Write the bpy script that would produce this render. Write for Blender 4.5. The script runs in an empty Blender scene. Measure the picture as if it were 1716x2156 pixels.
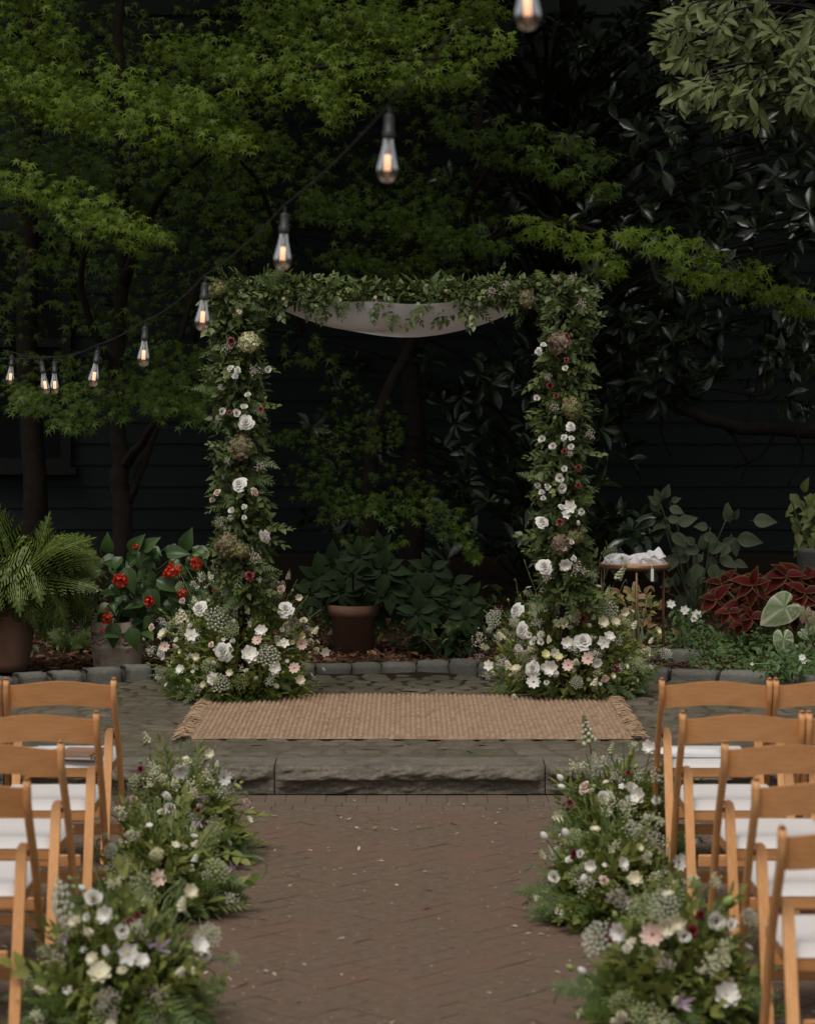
import bpy, math, random
import numpy as np
from mathutils import Vector, Matrix

rng = np.random.default_rng(7)
random.seed(7)
S = bpy.context.scene
COL = S.collection

# ------------------------------------------------------------------ camera, sky, sun, exposure
W0, H0, FPX, HOR, CAMH = 1716.0, 2156.0, 5000.0, 803.0, 1.95   # photo measured on a 1716x2156 grid
cam_d = bpy.data.cameras.new('camera'); cam = bpy.data.objects.new('camera', cam_d); COL.objects.link(cam)
cam_d.sensor_fit = 'VERTICAL'; cam_d.sensor_height = 36.0; cam_d.sensor_width = 36.0
cam_d.lens = 36.0 * FPX / H0
cam.location = (0, 0, CAMH); cam.rotation_euler = (math.radians(90), 0, 0)
cam_d.shift_y = -(H0 / 2 - HOR) / H0
cam_d.clip_end = 600; cam_d.clip_start = .1
cam_d.dof.use_dof = True; cam_d.dof.focus_distance = 13.3
cam_d.dof.aperture_fstop = (cam_d.lens / 1000) / 0.022
S.camera = cam

SUN_EL, SUN_AZ = math.radians(62), math.radians(200)
wd = bpy.data.worlds.new('World'); S.world = wd; wd.use_nodes = True
nt = wd.node_tree; nt.nodes.clear()
sky = nt.nodes.new('ShaderNodeTexSky'); sky.sky_type = 'NISHITA'; sky.sun_disc = False
sky.sun_elevation = SUN_EL; sky.sun_rotation = SUN_AZ; sky.dust_density = 4.0; sky.air_density = 1.0; sky.ozone_density = 1.0
hs = nt.nodes.new('ShaderNodeHueSaturation'); hs.inputs['Saturation'].default_value = 0.25
tint = nt.nodes.new('ShaderNodeMix'); tint.data_type = 'RGBA'; tint.blend_type = 'MULTIPLY'
tint.inputs[0].default_value = 1.0; tint.inputs[7].default_value = (1.0, .985, .95, 1)
bg = nt.nodes.new('ShaderNodeBackground'); bg.inputs[1].default_value = 0.08
wo = nt.nodes.new('ShaderNodeOutputWorld')
nt.links.new(sky.outputs[0], hs.inputs['Color']); nt.links.new(hs.outputs[0], tint.inputs[6])
nt.links.new(tint.outputs[2], bg.inputs[0]); nt.links.new(bg.outputs[0], wo.inputs[0])
sd = bpy.data.lights.new('sun', 'SUN'); sd.energy = 1.4; sd.angle = math.radians(25); sd.color = (1, .95, .88)
sun = bpy.data.objects.new('sun', sd); COL.objects.link(sun)
# the sun stands behind the camera and to its left
sdir = Vector((-0.30 * math.cos(SUN_EL), -0.95 * math.cos(SUN_EL), math.sin(SUN_EL)))
sun.rotation_euler = sdir.to_track_quat('Z', 'Y').to_euler(); sun.location = (0, 0, 30)
S.view_settings.view_transform = 'Standard'; S.view_settings.look = 'None'
S.view_settings.gamma = 1; S.view_settings.use_curve_mapping = False
S.view_settings.exposure = EXPOSURE = 0.2
S.cycles.use_denoising = True
S.cycles.max_bounces = 8; S.cycles.diffuse_bounces = 4; S.cycles.transparent_max_bounces = 12
S.cycles.caustics_reflective = False; S.cycles.caustics_refractive = False
S.cycles.sample_clamp_indirect = 4

# ------------------------------------------------------------------ helpers
def P(u, v, d):
    """world point seen at (u, v) of the 1716x2156 grid, d metres away"""
    return np.array(((u - W0 / 2) / FPX * d, d, CAMH - (v - HOR) / FPX * d))
def gz(u, v, z):
    """point on the level z seen at (u, v)"""
    d = (CAMH - z) * FPX / (v - HOR)
    return P(u, v, d)

class G:
    def __init__(s): s.V=[]; s.L=[]; s.T=[]; s.M=[]; s.A=[]; s.n=0
    def add(s, v, faces, mat=0, a=None):
        v = np.asarray(v, float).reshape(-1, 3)
        L = np.array([i for f in faces for i in f], int); T = np.array([len(f) for f in faces], int)
        s.V.append(v); s.L.append(L + s.n); s.T.append(T); s.M.append(np.full(len(T), mat)); s.A.append(np.zeros(len(v)) if a is None else np.asarray(a, float)); s.n += len(v)
        return s
    def t(s):
        return (np.concatenate(s.V), np.concatenate(s.L), np.concatenate(s.T), np.concatenate(s.M), np.concatenate(s.A))
    def inst(s, t, pos, R, sc, mat=None):
        v, L, T, M, A = t
        pos = np.atleast_2d(pos); k = len(pos)
        if k == 0: return s
        sc = np.broadcast_to(np.asarray(sc, float), (k,))
        V = pos[:, None, :] + sc[:, None, None] * np.einsum('kij,nj->kni', R, v)
        s.V.append(V.reshape(-1, 3)); s.L.append((L[None] + (np.arange(k) * len(v))[:, None]).ravel() + s.n)
        s.T.append(np.tile(T, k)); s.M.append(np.tile(M, k) if mat is None else np.full(len(T) * k, mat)); s.A.append(np.tile(A, k)); s.n += len(v) * k
        return s
    def mesh(s, name, mats, smooth=True, off=None):
        v, L, T, M, A = s.t()
        if off is not None: v = v - np.asarray(off)
        me = bpy.data.meshes.new(name)
        me.vertices.add(len(v)); me.vertices.foreach_set('co', v.ravel().astype(np.float32))
        me.loops.add(len(L)); me.loops.foreach_set('vertex_index', L.astype(np.int32))
        me.polygons.add(len(T)); me.polygons.foreach_set('loop_start', np.concatenate(([0], np.cumsum(T)[:-1])).astype(np.int32))
        for m in (mats if isinstance(mats, (list, tuple)) else [mats]): me.materials.append(m)
        me.polygons.foreach_set('material_index', M.astype(np.int32))
        me.polygons.foreach_set('use_smooth', np.full(len(T), bool(smooth)))
        if np.any(A):
            at = me.attributes.new('rim', 'FLOAT', 'POINT'); at.data.foreach_set('value', A.astype(np.float32))
        me.update(calc_edges=True)
        return me
    def build(s, name, mats, parent=None, smooth=True, origin=None):
        off = np.asarray(origin, float) if origin is not None else (wl(parent) if parent is not None else np.zeros(3))
        o = bpy.data.objects.new(name, s.mesh(name, mats, smooth, off)); COL.objects.link(o)
        if parent is not None:
            o.parent = parent; o.location = off - wl(parent)
        else: o.location = off
        return o

def wl(o):
    p = np.zeros(3)
    while o is not None: p = p + np.array(o.location); o = o.parent
    return p
def tag(o, label=None, cat=None, group=None, kind=None):
    if label: o['label'] = label
    if cat: o['category'] = cat
    if group: o['group'] = group
    if kind: o['kind'] = kind
    return o
def empty(name, loc, parent=None):
    o = bpy.data.objects.new(name, None); COL.objects.link(o); o.empty_display_size = .1
    if parent is not None: o.parent = parent; o.location = np.asarray(loc) - wl(parent)
    else: o.location = loc
    return o
def put(name, me, pos, R, sc, parent):
    o = bpy.data.objects.new(name, me); COL.objects.link(o)
    m = Matrix(np.asarray(R).tolist()).to_4x4()
    s3 = sc if hasattr(sc, '__len__') else (sc, sc, sc)
    if parent is not None: o.parent = parent; pos = np.asarray(pos) - wl(parent)
    o.rotation_euler = m.to_euler(); o.location = pos; o.scale = s3
    return o
def norm(a):
    a = np.asarray(a, float); return a / (np.linalg.norm(a, axis=-1, keepdims=True) + 1e-9)
def RY(d, n):
    """rotations taking +Y to d with +Z near n (leaf frames)"""
    d = norm(np.atleast_2d(d)); n = np.broadcast_to(np.atleast_2d(n), d.shape)
    z = norm(n - (n * d).sum(-1, keepdims=True) * d); x = np.cross(d, z)
    return np.stack([x, d, z], -1)
def RZ(n, spin=None):
    """rotations taking +Z to n (flower heads)"""
    n = norm(np.atleast_2d(n)); k = len(n)
    r = rng.normal(size=(k, 3)) if spin is None else np.broadcast_to(spin, (k, 3))
    x = norm(r - (r * n).sum(-1, keepdims=True) * n); y = np.cross(n, x)
    return np.stack([x, y, n], -1)
def grid(nu, nv, fn, g, mat=0, att=None):
    u, v = np.meshgrid(np.linspace(0, 1, nu), np.linspace(0, 1, nv)); pts = fn(u.ravel(), v.ravel())
    f = [(j*nu+i, j*nu+i+1, (j+1)*nu+i+1, (j+1)*nu+i) for j in range(nv-1) for i in range(nu-1)]
    g.add(pts, f, mat, None if att is None else att(u.ravel(), v.ravel())); return g
def box(g, c, s, mat=0, R=None, bev=.0):
    x, y, z = np.array(s) / 2
    if bev <= 0:
        v = np.array([(-x,-y,-z),(x,-y,-z),(x,y,-z),(-x,y,-z),(-x,-y,z),(x,-y,z),(x,y,z),(-x,y,z)])
        f = [(0,3,2,1),(4,5,6,7),(0,1,5,4),(1,2,6,5),(2,3,7,6),(3,0,4,7)]
    else:
        b = bev; v = []; 
        for zz, i in ((-z, b), (-z+b, 0), (z-b, 0), (z, b)):
            X, Y = x - i, y - i
            v += [(-X+b,-Y,zz),(X-b,-Y,zz),(X,-Y+b,zz),(X,Y-b,zz),(X-b,Y,zz),(-X+b,Y,zz),(-X,Y-b,zz),(-X,-Y+b,zz)]
        v = np.array(v); f = [tuple(range(7,-1,-1)), tuple(range(24,32))]
        for k in range(3): f += [(k*8+i, k*8+(i+1)%8, k*8+8+(i+1)%8, k*8+8+i) for i in range(8)]
    if R is not None: v = v @ np.asarray(R).T
    g.add(v + np.array(c), f, mat); return g
def tube(g, pts, r, n=6, mat=0, cap=True):
    pts = np.asarray(pts, float); m = len(pts); r = np.broadcast_to(np.asarray(r, float), (m,))
    tg = norm(np.gradient(pts, axis=0)); ref = np.array((0.13, .31, .94)) if abs(tg[0][2]) < .9 else np.array((1., .1, 0))
    x = norm(np.cross(tg, ref)); y = np.cross(tg, x); a = np.linspace(0, 2*np.pi, n, endpoint=False)
    v = pts[:, None] + r[:, None, None] * (np.cos(a)[None, :, None]*x[:, None] + np.sin(a)[None, :, None]*y[:, None])
    f = [(i*n+j, i*n+(j+1)%n, (i+1)*n+(j+1)%n, (i+1)*n+j) for i in range(m-1) for j in range(n)]
    if cap: f += [tuple(range(n-1,-1,-1)), tuple(range((m-1)*n, m*n))]
    g.add(v.reshape(-1, 3), f, mat); return g
def lathe(g, prof, n=32, mat=0, c=(0,0,0)):
    a = np.linspace(0, 2*np.pi, n, endpoint=False); v = []
    for r, z in prof: v += [(r*math.cos(t)+c[0], r*math.sin(t)+c[1], z+c[2]) for t in a]
    m = len(prof); f = [(i*n+j, i*n+(j+1)%n, (i+1)*n+(j+1)%n, (i+1)*n+j) for i in range(m-1) for j in range(n)]
    g.add(v, f, mat); return g
def smoothpath(pts, k=6):
    pts = np.asarray(pts, float); out = []
    p = np.vstack([2*pts[0]-pts[1], pts, 2*pts[-1]-pts[-2]])
    for i in range(1, len(p)-2):
        for t in np.linspace(0, 1, k, endpoint=False):
            out.append(.5*((2*p[i]) + (-p[i-1]+p[i+1])*t + (2*p[i-1]-5*p[i]+4*p[i+1]-p[i+2])*t*t + (-p[i-1]+3*p[i]-3*p[i+1]+p[i+2])*t**3))
    out.append(pts[-1]); return np.array(out)

# ------------------------------------------------------------------ materials
def mat(name, c1, c2=None, rough=.6, trans=0., nscale=0., island=True, bump=0., bscale=60., spec=.5, rim=None, metal=0., obj=False, stretch=None, c3=None, c3scale=2.0, c3lim=(.45,.65)):
    m = bpy.data.materials.new(name); m.use_nodes = True; t = m.node_tree; N = t.nodes; Lk = t.links
    b = N['Principled BSDF']; out = N['Material Output']
    b.inputs['Roughness'].default_value = rough; b.inputs['Specular IOR Level'].default_value = spec; b.inputs['Metallic'].default_value = metal
    c2 = c2 or c1
    mx = N.new('ShaderNodeMix'); mx.data_type = 'RGBA'; mx.inputs[6].default_value = (*c1, 1); mx.inputs[7].default_value = (*c2, 1)
    ge = N.new('ShaderNodeNewGeometry'); fac = None
    if island: fac = ge.outputs['Random Per Island']
    if obj:
        oi = N.new('ShaderNodeObjectInfo'); ad = N.new('ShaderNodeMath'); ad.operation = 'ADD'
        fr = N.new('ShaderNodeMath'); fr.operation = 'FRACT'
        Lk.new(oi.outputs['Random'], ad.inputs[0]); Lk.new(ge.outputs['Random Per Island'], ad.inputs[1]); Lk.new(ad.outputs[0], fr.inputs[0]); fac = fr.outputs[0]
    vec = ge.outputs['Position']
    if stretch is not None:
        tc = N.new('ShaderNodeTexCoord'); mp = N.new('ShaderNodeMapping'); mp.inputs['Scale'].default_value = stretch
        Lk.new(tc.outputs['Object'], mp.inputs['Vector']); vec = mp.outputs[0]
    if nscale > 0:
        nz = N.new('ShaderNodeTexNoise'); nz.inputs['Scale'].default_value = nscale; nz.inputs['Detail'].default_value = 6; nz.inputs['Roughness'].default_value = .65
        Lk.new(vec, nz.inputs['Vector'])
        if fac is None: fac = nz.outputs['Fac']; rg = N.new('ShaderNodeMapRange'); rg.inputs[1].default_value = .3; rg.inputs[2].default_value = .7; Lk.new(fac, rg.inputs[0]); fac = rg.outputs[0]
        else:
            av = N.new('ShaderNodeMix'); av.data_type = 'FLOAT'; av.inputs[0].default_value = .5
            rg = N.new('ShaderNodeMapRange'); rg.inputs[1].default_value = .32; rg.inputs[2].default_value = .68; Lk.new(nz.outputs['Fac'], rg.inputs[0])
            Lk.new(fac, av.inputs[2]); Lk.new(rg.outputs[0], av.inputs[3]); fac = av.outputs[0]
    if fac is not None: Lk.new(fac, mx.inputs[0])
    col = mx.outputs[2]
    if c3 is not None:
        n3 = N.new('ShaderNodeTexNoise'); n3.inputs['Scale'].default_value = c3scale; n3.inputs['Detail'].default_value = 8; n3.inputs['Roughness'].default_value = .7
        r3 = N.new('ShaderNodeMapRange'); r3.inputs[1].default_value = c3lim[0]; r3.inputs[2].default_value = c3lim[1]
        x3 = N.new('ShaderNodeMix'); x3.data_type = 'RGBA'; x3.inputs[7].default_value = (*c3, 1)
        Lk.new(ge.outputs['Position'], n3.inputs['Vector']); Lk.new(n3.outputs['Fac'], r3.inputs[0]); Lk.new(r3.outputs[0], x3.inputs[0]); Lk.new(col, x3.inputs[6]); col = x3.outputs[2]
    if rim is not None:
        at = N.new('ShaderNodeAttribute'); at.attribute_name = 'rim'
        rm = N.new('ShaderNodeMix'); rm.data_type = 'RGBA'; rm.inputs[7].default_value = (*rim, 1)
        Lk.new(at.outputs['Fac'], rm.inputs[0]); Lk.new(col, rm.inputs[6]); col = rm.outputs[2]
    Lk.new(col, b.inputs['Base Color'])
    if bump > 0:
        bn = N.new('ShaderNodeTexNoise'); bn.inputs['Scale'].default_value = bscale; bn.inputs['Detail'].default_value = 8; bn.inputs['Roughness'].default_value = .7
        bp = N.new('ShaderNodeBump'); bp.inputs['Strength'].default_value = bump; bp.inputs['Distance'].default_value = .01
        Lk.new(vec, bn.inputs['Vector']); Lk.new(bn.outputs['Fac'], bp.inputs['Height']); Lk.new(bp.outputs[0], b.inputs['Normal'])
    if trans > 0:
        tr = N.new('ShaderNodeBsdfTranslucent'); ms = N.new('ShaderNodeMixShader'); ms.inputs[0].default_value = trans
        Lk.new(col, tr.inputs[0]); Lk.new(b.outputs[0], ms.inputs[1]); Lk.new(tr.outputs[0], ms.inputs[2]); Lk.new(ms.outputs[0], out.inputs[0])
    return m
M = {}
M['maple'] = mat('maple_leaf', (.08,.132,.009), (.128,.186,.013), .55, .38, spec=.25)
M['maple_shaded'] = mat('maple_leaf_shaded', (.045,.085,.008), (.08,.125,.012), .5, .33, spec=.25)  # maple leaf darkened in its colour, for foliage deep in shade
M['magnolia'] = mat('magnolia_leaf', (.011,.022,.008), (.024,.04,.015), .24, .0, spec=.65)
M['laurel'] = mat('laurel_leaf', (.09,.115,.036), (.155,.178,.06), .5, .28, spec=.3)
M['bark'] = mat('bark', (.016,.012,.009), (.03,.024,.018), .9, nscale=14, island=False, bump=.8, bscale=30, spec=.2)
M['garland'] = mat('garland_leaf', (.035,.062,.014), (.11,.14,.042), .5, .2, obj=True, spec=.3)
M['lemonleaf'] = mat('broad_garland_leaf', (.06,.1,.022), (.16,.19,.055), .45, .2, obj=True)
M['fern'] = mat('fern_leaf', (.045,.085,.013), (.095,.14,.024), .55, .25, obj=True)
M['fern_urn'] = mat('garden_fern_leaf', (.085,.135,.017), (.16,.215,.032), .5, .25, obj=True)
M['stem'] = mat('green_stem', (.1,.15,.05), (.15,.2,.07), .5)
M['fill'] = mat('mixed_greenery', (.1,.145,.022), (.3,.32,.085), .5, .35, obj=True, spec=.35)
M['white'] = mat('white_petal', (.78,.76,.7), (.84,.82,.78), .6, .2, obj=True)
M['cream'] = mat('cream_petal', (.72,.66,.46), (.78,.74,.58), .6, .2, obj=True)
M['pink'] = mat('blush_petal', (.72,.5,.42), (.78,.62,.54), .6, .2, obj=True)
M['dusky'] = mat('dusky_floret', (.42,.34,.3), (.62,.55,.46), .7, .15, obj=True)
M['beads'] = mat('pale_bead', (.42,.44,.24), (.66,.64,.46), .5, .1)
M['lace'] = mat('lace_floret', (.6,.61,.48), (.78,.77,.68), .6, .15)
M['lacegreen'] = mat('green_lace_floret', (.38,.43,.2), (.56,.58,.36), .6, .15)
M['red'] = mat('deep_red_petal', (.12,.01,.01), (.22,.02,.016), .5, .1, obj=True)
M['burg'] = mat('burgundy_petal', (.09,.012,.014), (.16,.02,.02), .5, .1, obj=True)
M['purple'] = mat('mauve_petal', (.42,.3,.42), (.56,.44,.55), .5, .2)
M['yellow'] = mat('pale_yellow_petal', (.7,.66,.3), (.75,.72,.42), .6, .2)
M['centre'] = mat('dark_flower_centre', (.12,.06,.02), (.2,.1,.03), .8)
M['centre_red'] = mat('red_flower_centre', (.3,.03,.03), (.4,.06,.05), .8)
M['centre_yellow'] = mat('yellow_flower_centre', (.55,.42,.08), (.6,.5,.12), .8)
M['bud'] = mat('green_bud', (.2,.28,.07), (.34,.4,.12), .5, .1)
M['hyd_cream'] = mat('cream_hydrangea_floret', (.5,.5,.26), (.66,.62,.4), .6, .15)
M['hyd_green'] = mat('green_hydrangea_floret', (.16,.2,.05), (.3,.3,.12), .6, .15, c3=(.2,.1,.06), c3scale=14)
M['hyd_brown'] = mat('brown_hydrangea_floret', (.15,.115,.065), (.28,.22,.13), .6, .15, c3=(.2,.2,.08), c3scale=14)
M['hyd_pink'] = mat('rust_hydrangea_floret', (.17,.115,.085), (.32,.24,.165), .6, .15)
M['scarlet'] = mat('scarlet_petal', (.6,.03,.01), (.75,.06,.02), .5, .1)
M['wood'] = mat('honey_wood', (.42,.185,.064), (.68,.34,.14), .42, nscale=9, island=False, stretch=(1,9,9), obj=True, spec=.4)
M['wood2'] = mat('honey_wood_upright', (.55,.25,.09), (.8,.42,.18), .42, nscale=9, island=False, stretch=(9,9,1), obj=True, spec=.4)
M['cushion'] = mat('white_cushion', (.68,.65,.63), (.72,.69,.67), .55, nscale=6, island=False, bump=.03, bscale=12)
M['brick'] = mat('clay_paver', (.118,.085,.059), (.194,.141,.103), .92, nscale=26, obj=False, island=False, bump=.7, bscale=160, spec=.2, c3=(.186,.11,.082), c3scale=1.6, c3lim=(.46,.7))
M['joint'] = mat('sandy_joint', (.075,.06,.042), (.12,.095,.068), .95, nscale=60, island=False, bump=.4, spec=.1)
M['soldier'] = mat('border_paver', (.12,.09,.064), (.17,.13,.095), .9, nscale=40, obj=True, bump=.5, bscale=200, spec=.2)
M['granite'] = mat('granite', (.115,.1,.076), (.23,.2,.16), .9, nscale=55, obj=False, island=False, bump=1., bscale=75, spec=.3, c3=(.085,.07,.052), c3scale=5, c3lim=(.5,.72))
M['cobble'] = mat('stone_sett', (.095,.08,.058), (.185,.158,.12), .92, nscale=45, obj=True, bump=.9, bscale=90, spec=.15, c3=(.085,.085,.05), c3scale=3)
M['edging'] = mat('granite_edging', (.12,.118,.1), (.21,.205,.18), .9, nscale=50, obj=True, bump=.8, bscale=90, spec=.25)
M['earth'] = mat('dark_mulch_soil', (.02,.013,.009), (.045,.028,.018), .95, nscale=30, island=False, bump=1., bscale=40, spec=.1)
M['chip'] = mat('bark_chip', (.05,.025,.014), (.17,.085,.048), .9, spec=.15)
M['jute'] = mat('jute', (.235,.148,.094), (.36,.24,.16), .95, nscale=55, island=False, bump=.5, bscale=240, spec=.1, rim=(.39,.275,.19), c3=(.22,.128,.075), c3scale=3, c3lim=(.5,.75))
M['fringe'] = mat('jute_fringe', (.3,.2,.125), (.46,.32,.21), .95, spec=.1)
M['linen'] = mat('white_drape', (.84,.82,.85), (.87,.85,.88), .8, .3, nscale=8, island=False)
M['metal'] = mat('copper_metal', (.17,.085,.045), (.22,.11,.06), .45, metal=.6, nscale=20, island=False)
M['cork'] = mat('pale_table_top', (.4,.27,.15), (.5,.34,.2), .7, nscale=40, island=False)
M['terracotta'] = mat('terracotta', (.13,.06,.036), (.19,.095,.06), .85, nscale=8, island=False, bump=.25, spec=.2, c3=(.13,.1,.08), c3scale=5)
M['stonepot'] = mat('weathered_clay', (.36,.29,.225), (.5,.42,.34), .9, nscale=12, island=False, bump=.3, spec=.2, c3=(.2,.1,.065), c3scale=6, c3lim=(.52,.66))
M['greypot'] = mat('grey_stone_urn', (.12,.115,.11), (.19,.18,.17), .9, nscale=40, island=False, bump=.6, spec=.2)
M['teal'] = mat('dark_teal_paint', (.016,.0225,.02), (.02,.027,.024), .8, nscale=3, island=False, spec=.12)
M['tealtrim'] = mat('dark_grey_paint', (.014,.015,.014), (.018,.018,.017), .8, spec=.1)
M['pane'] = mat('dark_window_glass', (.004,.005,.005), None, .6, spec=.1)
M['black'] = mat('black_rubber', (.02,.02,.02), (.03,.03,.03), .5)
M['broad'] = mat('grey_green_broad_leaf', (.06,.085,.042), (.1,.125,.065), .6, .12, obj=True, rim=(.13,.15,.09), spec=.3)
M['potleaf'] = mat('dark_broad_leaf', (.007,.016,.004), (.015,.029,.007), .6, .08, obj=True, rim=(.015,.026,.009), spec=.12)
M['begleaf'] = mat('begonia_leaf', (.022,.05,.01), (.05,.1,.02), .38, .12, obj=True, rim=(.045,.08,.025), spec=.4)
M['coleus'] = mat('red_coleus_leaf', (.06,.005,.006), (.12,.009,.01), .6, .08, obj=True, rim=(.2,.15,.06), spec=.15)
M['croton'] = mat('yellow_green_leaf', (.16,.2,.05), (.3,.12,.06), .5, .15, obj=True, rim=(.42,.36,.14))
M['caladium'] = mat('caladium_leaf', (.1,.16,.05), (.14,.2,.07), .5, .15, obj=True, rim=(.6,.6,.42))
M['calpink'] = mat('pink_caladium_leaf', (.14,.2,.09), (.2,.24,.12), .5, .15, obj=True, rim=(.5,.2,.17))
M['cover'] = mat('ground_cover_leaf', (.05,.1,.025), (.12,.19,.06), .5, .2)
M['chart'] = mat('yellow_green_potted_leaf', (.14,.17,.04), (.22,.25,.07), .5, .2, obj=True)
M['leather'] = mat('brown_leather', (.3,.17,.11), (.36,.21,.14), .55, nscale=40, island=False, bump=.2)
M['paper'] = mat('white_paper', (.78,.78,.78), (.8,.8,.8), .7)
M['bluepaper'] = mat('pale_blue_paper', (.6,.64,.7), (.72,.74,.78), .6, nscale=12, island=False)
M['litter'] = mat('fallen_petal', (.66,.62,.55), (.3,.15,.07), .8)
M['rustleaf'] = mat('rusty_dead_leaf', (.14,.055,.025), (.24,.11,.05), .8)

# thin clear glass of the bulbs, and the glowing filaments
g_ = bpy.data.materials.new('clear_bulb_glass'); g_.use_nodes = True; t_ = g_.node_tree; t_.nodes.clear()
o_ = t_.nodes.new('ShaderNodeOutputMaterial'); tr_ = t_.nodes.new('ShaderNodeBsdfTransparent'); gl_ = t_.nodes.new('ShaderNodeBsdfGlossy')
gl_.inputs['Roughness'].default_value = .12; tr_.inputs[0].default_value = (.93,.92,.88,1)
lw_ = t_.nodes.new('ShaderNodeLayerWeight'); lw_.inputs[0].default_value = .5; mx_ = t_.nodes.new('ShaderNodeMixShader')
t_.links.new(lw_.outputs['Fresnel'], mx_.inputs[0]); t_.links.new(tr_.outputs[0], mx_.inputs[1]); t_.links.new(gl_.outputs[0], mx_.inputs[2]); t_.links.new(mx_.outputs[0], o_.inputs[0])
M['glass'] = g_
f_ = bpy.data.materials.new('glowing_filament'); f_.use_nodes = True; b_ = f_.node_tree.nodes['Principled BSDF']
b_.inputs['Base Color'].default_value = (.8,.5,.3,1); b_.inputs['Emission Color'].default_value = (1,.55,.33,1); b_.inputs['Emission Strength'].default_value = 1.15
M['filament'] = f_

# ------------------------------------------------------------------ leaf and flower templates
def leaf_t(L=1., Wd=.4, n=5, shape='ovate', fold=.18, curl=.25, m=3, mat=0, petiole=0.):
    t = np.linspace(0, 1, n + 1)
    if shape == 'ovate': w = np.sin(np.pi * t**.75) * (1 - .25*t)
    elif shape == 'lance': w = np.sin(np.pi * t**.85)
    elif shape == 'obov': w = np.sin(np.pi * t**1.5) 
    elif shape == 'heart': w = np.sqrt(np.clip(t*(1-t)*4*(1-.55*t), 0, None)) * 1.25
    w = np.maximum(w, .015) * Wd / 2
    u = np.linspace(-1, 1, m)
    g = G(); v = []; a = []
    for i in range(n + 1):
        for k in u:
            back = -.16*L*abs(k)**1.3*(1-t[i])**3 if shape == 'heart' else 0
            v.append((k*w[i], t[i]*L + petiole + back, abs(k)*w[i]*fold*2 - curl*L*t[i]**2))
            e = max(0, abs(k) - .45) / .55 if m > 3 else 0
            a.append(min(1, max(e**4., (t[i]**12)*.9)) if m > 3 else 0)
    f = [(i*m+k, i*m+k+1, (i+1)*m+k+1, (i+1)*m+k) for i in range(n) for k in range(m-1)]
    g.add(v, f, mat, a)
    if petiole > 0: tube(g, [(0,0,.0), (0,petiole*.5,.01*L), (0,petiole+.05*L,0)], .012*L, 4, mat)
    return g.t()
def maple_t():
    g = G(); v = [(0,0,0)]; ang = [-150,-100,-52,0,52,100,150]; ln = [.35,.62,.9,1.0,.9,.62,.35]
    for i, (a, l) in enumerate(zip(ang, ln)):
        a = math.radians(a)
        if i > 0:
            b = math.radians((ang[i] + ang[i-1]) / 2); v.append((.22*math.sin(b), .22*math.cos(b)+.05, .02))
        wv = .11
        v.append((l*.5*math.sin(a-.15), l*.5*math.cos(a-.15)+.03, -.03)); v.append((l*math.sin(a), l*math.cos(a), -.22*l)); v.append((l*.5*math.sin(a+.15), l*.5*math.cos(a+.15)+.03, -.03))
    f = []; idx = 1
    for i in range(7):
        if i > 0: idx += 1
        a, b, c = idx, idx+1, idx+2; idx += 3
        f.append((0, a, b, c))
        if i > 0: f.append((0, pv, a))
        if i > 0: f.append((0, lastc, pv))
        lastc = c; pv = idx
    g.add(v, f); return g.t()
T_MAPLE = maple_t()
T_LANCE = leaf_t(1, .28, 3, 'lance', .25, .2)
T_OVATE = leaf_t(1, .5, 4, 'ovate', .18, .22)
T_ROUND = leaf_t(1, .72, 4, 'ovate', .12, .18)
T_MAG = leaf_t(1, .36, 5, 'obov', .22, .3)
T_BIG = leaf_t(1, .62, 7, 'ovate', .14, .3, 7)
T_BIGOB = leaf_t(1, .6, 7, 'ovate', .12, .22, 7, petiole=.15)

def fern_t(n=15, L=1., Wd=.55, curl=.5, teeth=4, tri=True, wide=1.2, fwd=.42):
    """frond: rachis and toothed pinnae, arching downwards"""
    g = G(); ts = np.linspace(.08, .99, n)
    rach = np.array([(0, t*L*(1-.15*curl*t), -curl*L*.6*t*t + .0) for t in np.linspace(0, 1, 8)])
    tube(g, rach, np.linspace(.011, .003, 8)*L, 4, 1)
    v = []; f = []
    for i, t in enumerate(ts):
        base = np.array((0, t*L*(1-.15*curl*t), -curl*L*.6*t*t)); sl = -curl*1.2*t
        ft = norm((0, 1, sl)); 
        ln = Wd*.5*L*((1-t)**.8*1.1 + .04) if tri else Wd*.5*L*(math.sin(math.pi*(.12+.85*t))**.7)
        for sgn in (-1, 1):
            d = norm(np.array((sgn*.9, 0, random.uniform(-.3,.1))) + ft*fwd*random.uniform(.8,1.25)); wv = ft * L*wide/n*.5
            k0 = len(v); v.append(base)
            for q in range(1, teeth+1):
                s0 = q/teeth; w = (1 - .94*s0**1.8) ; c = base + d*ln*(s0-.5/teeth) + np.array((0,0,-.1*ln*s0*s0))
                v.append(c - wv*w*.9 + d*ln*.10); v.append(c + wv*w*.9 + d*ln*.10)
                c2 = base + d*ln*s0 + np.array((0,0,-.1*ln*s0*s0)); v.append(c2 - wv*w*.35); v.append(c2 + wv*w*.35)
            prev = None
            for q in range(teeth):
                a, b, c, e = k0+1+q*4, k0+2+q*4, k0+3+q*4, k0+4+q*4
                if prev is None: f.append((k0, a, b))
                else: f.append((prev[0], a, b, prev[1]))
                f.append((a, c, e, b)); prev = (c, e)
    g.add(v, f, 0); return g
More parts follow.
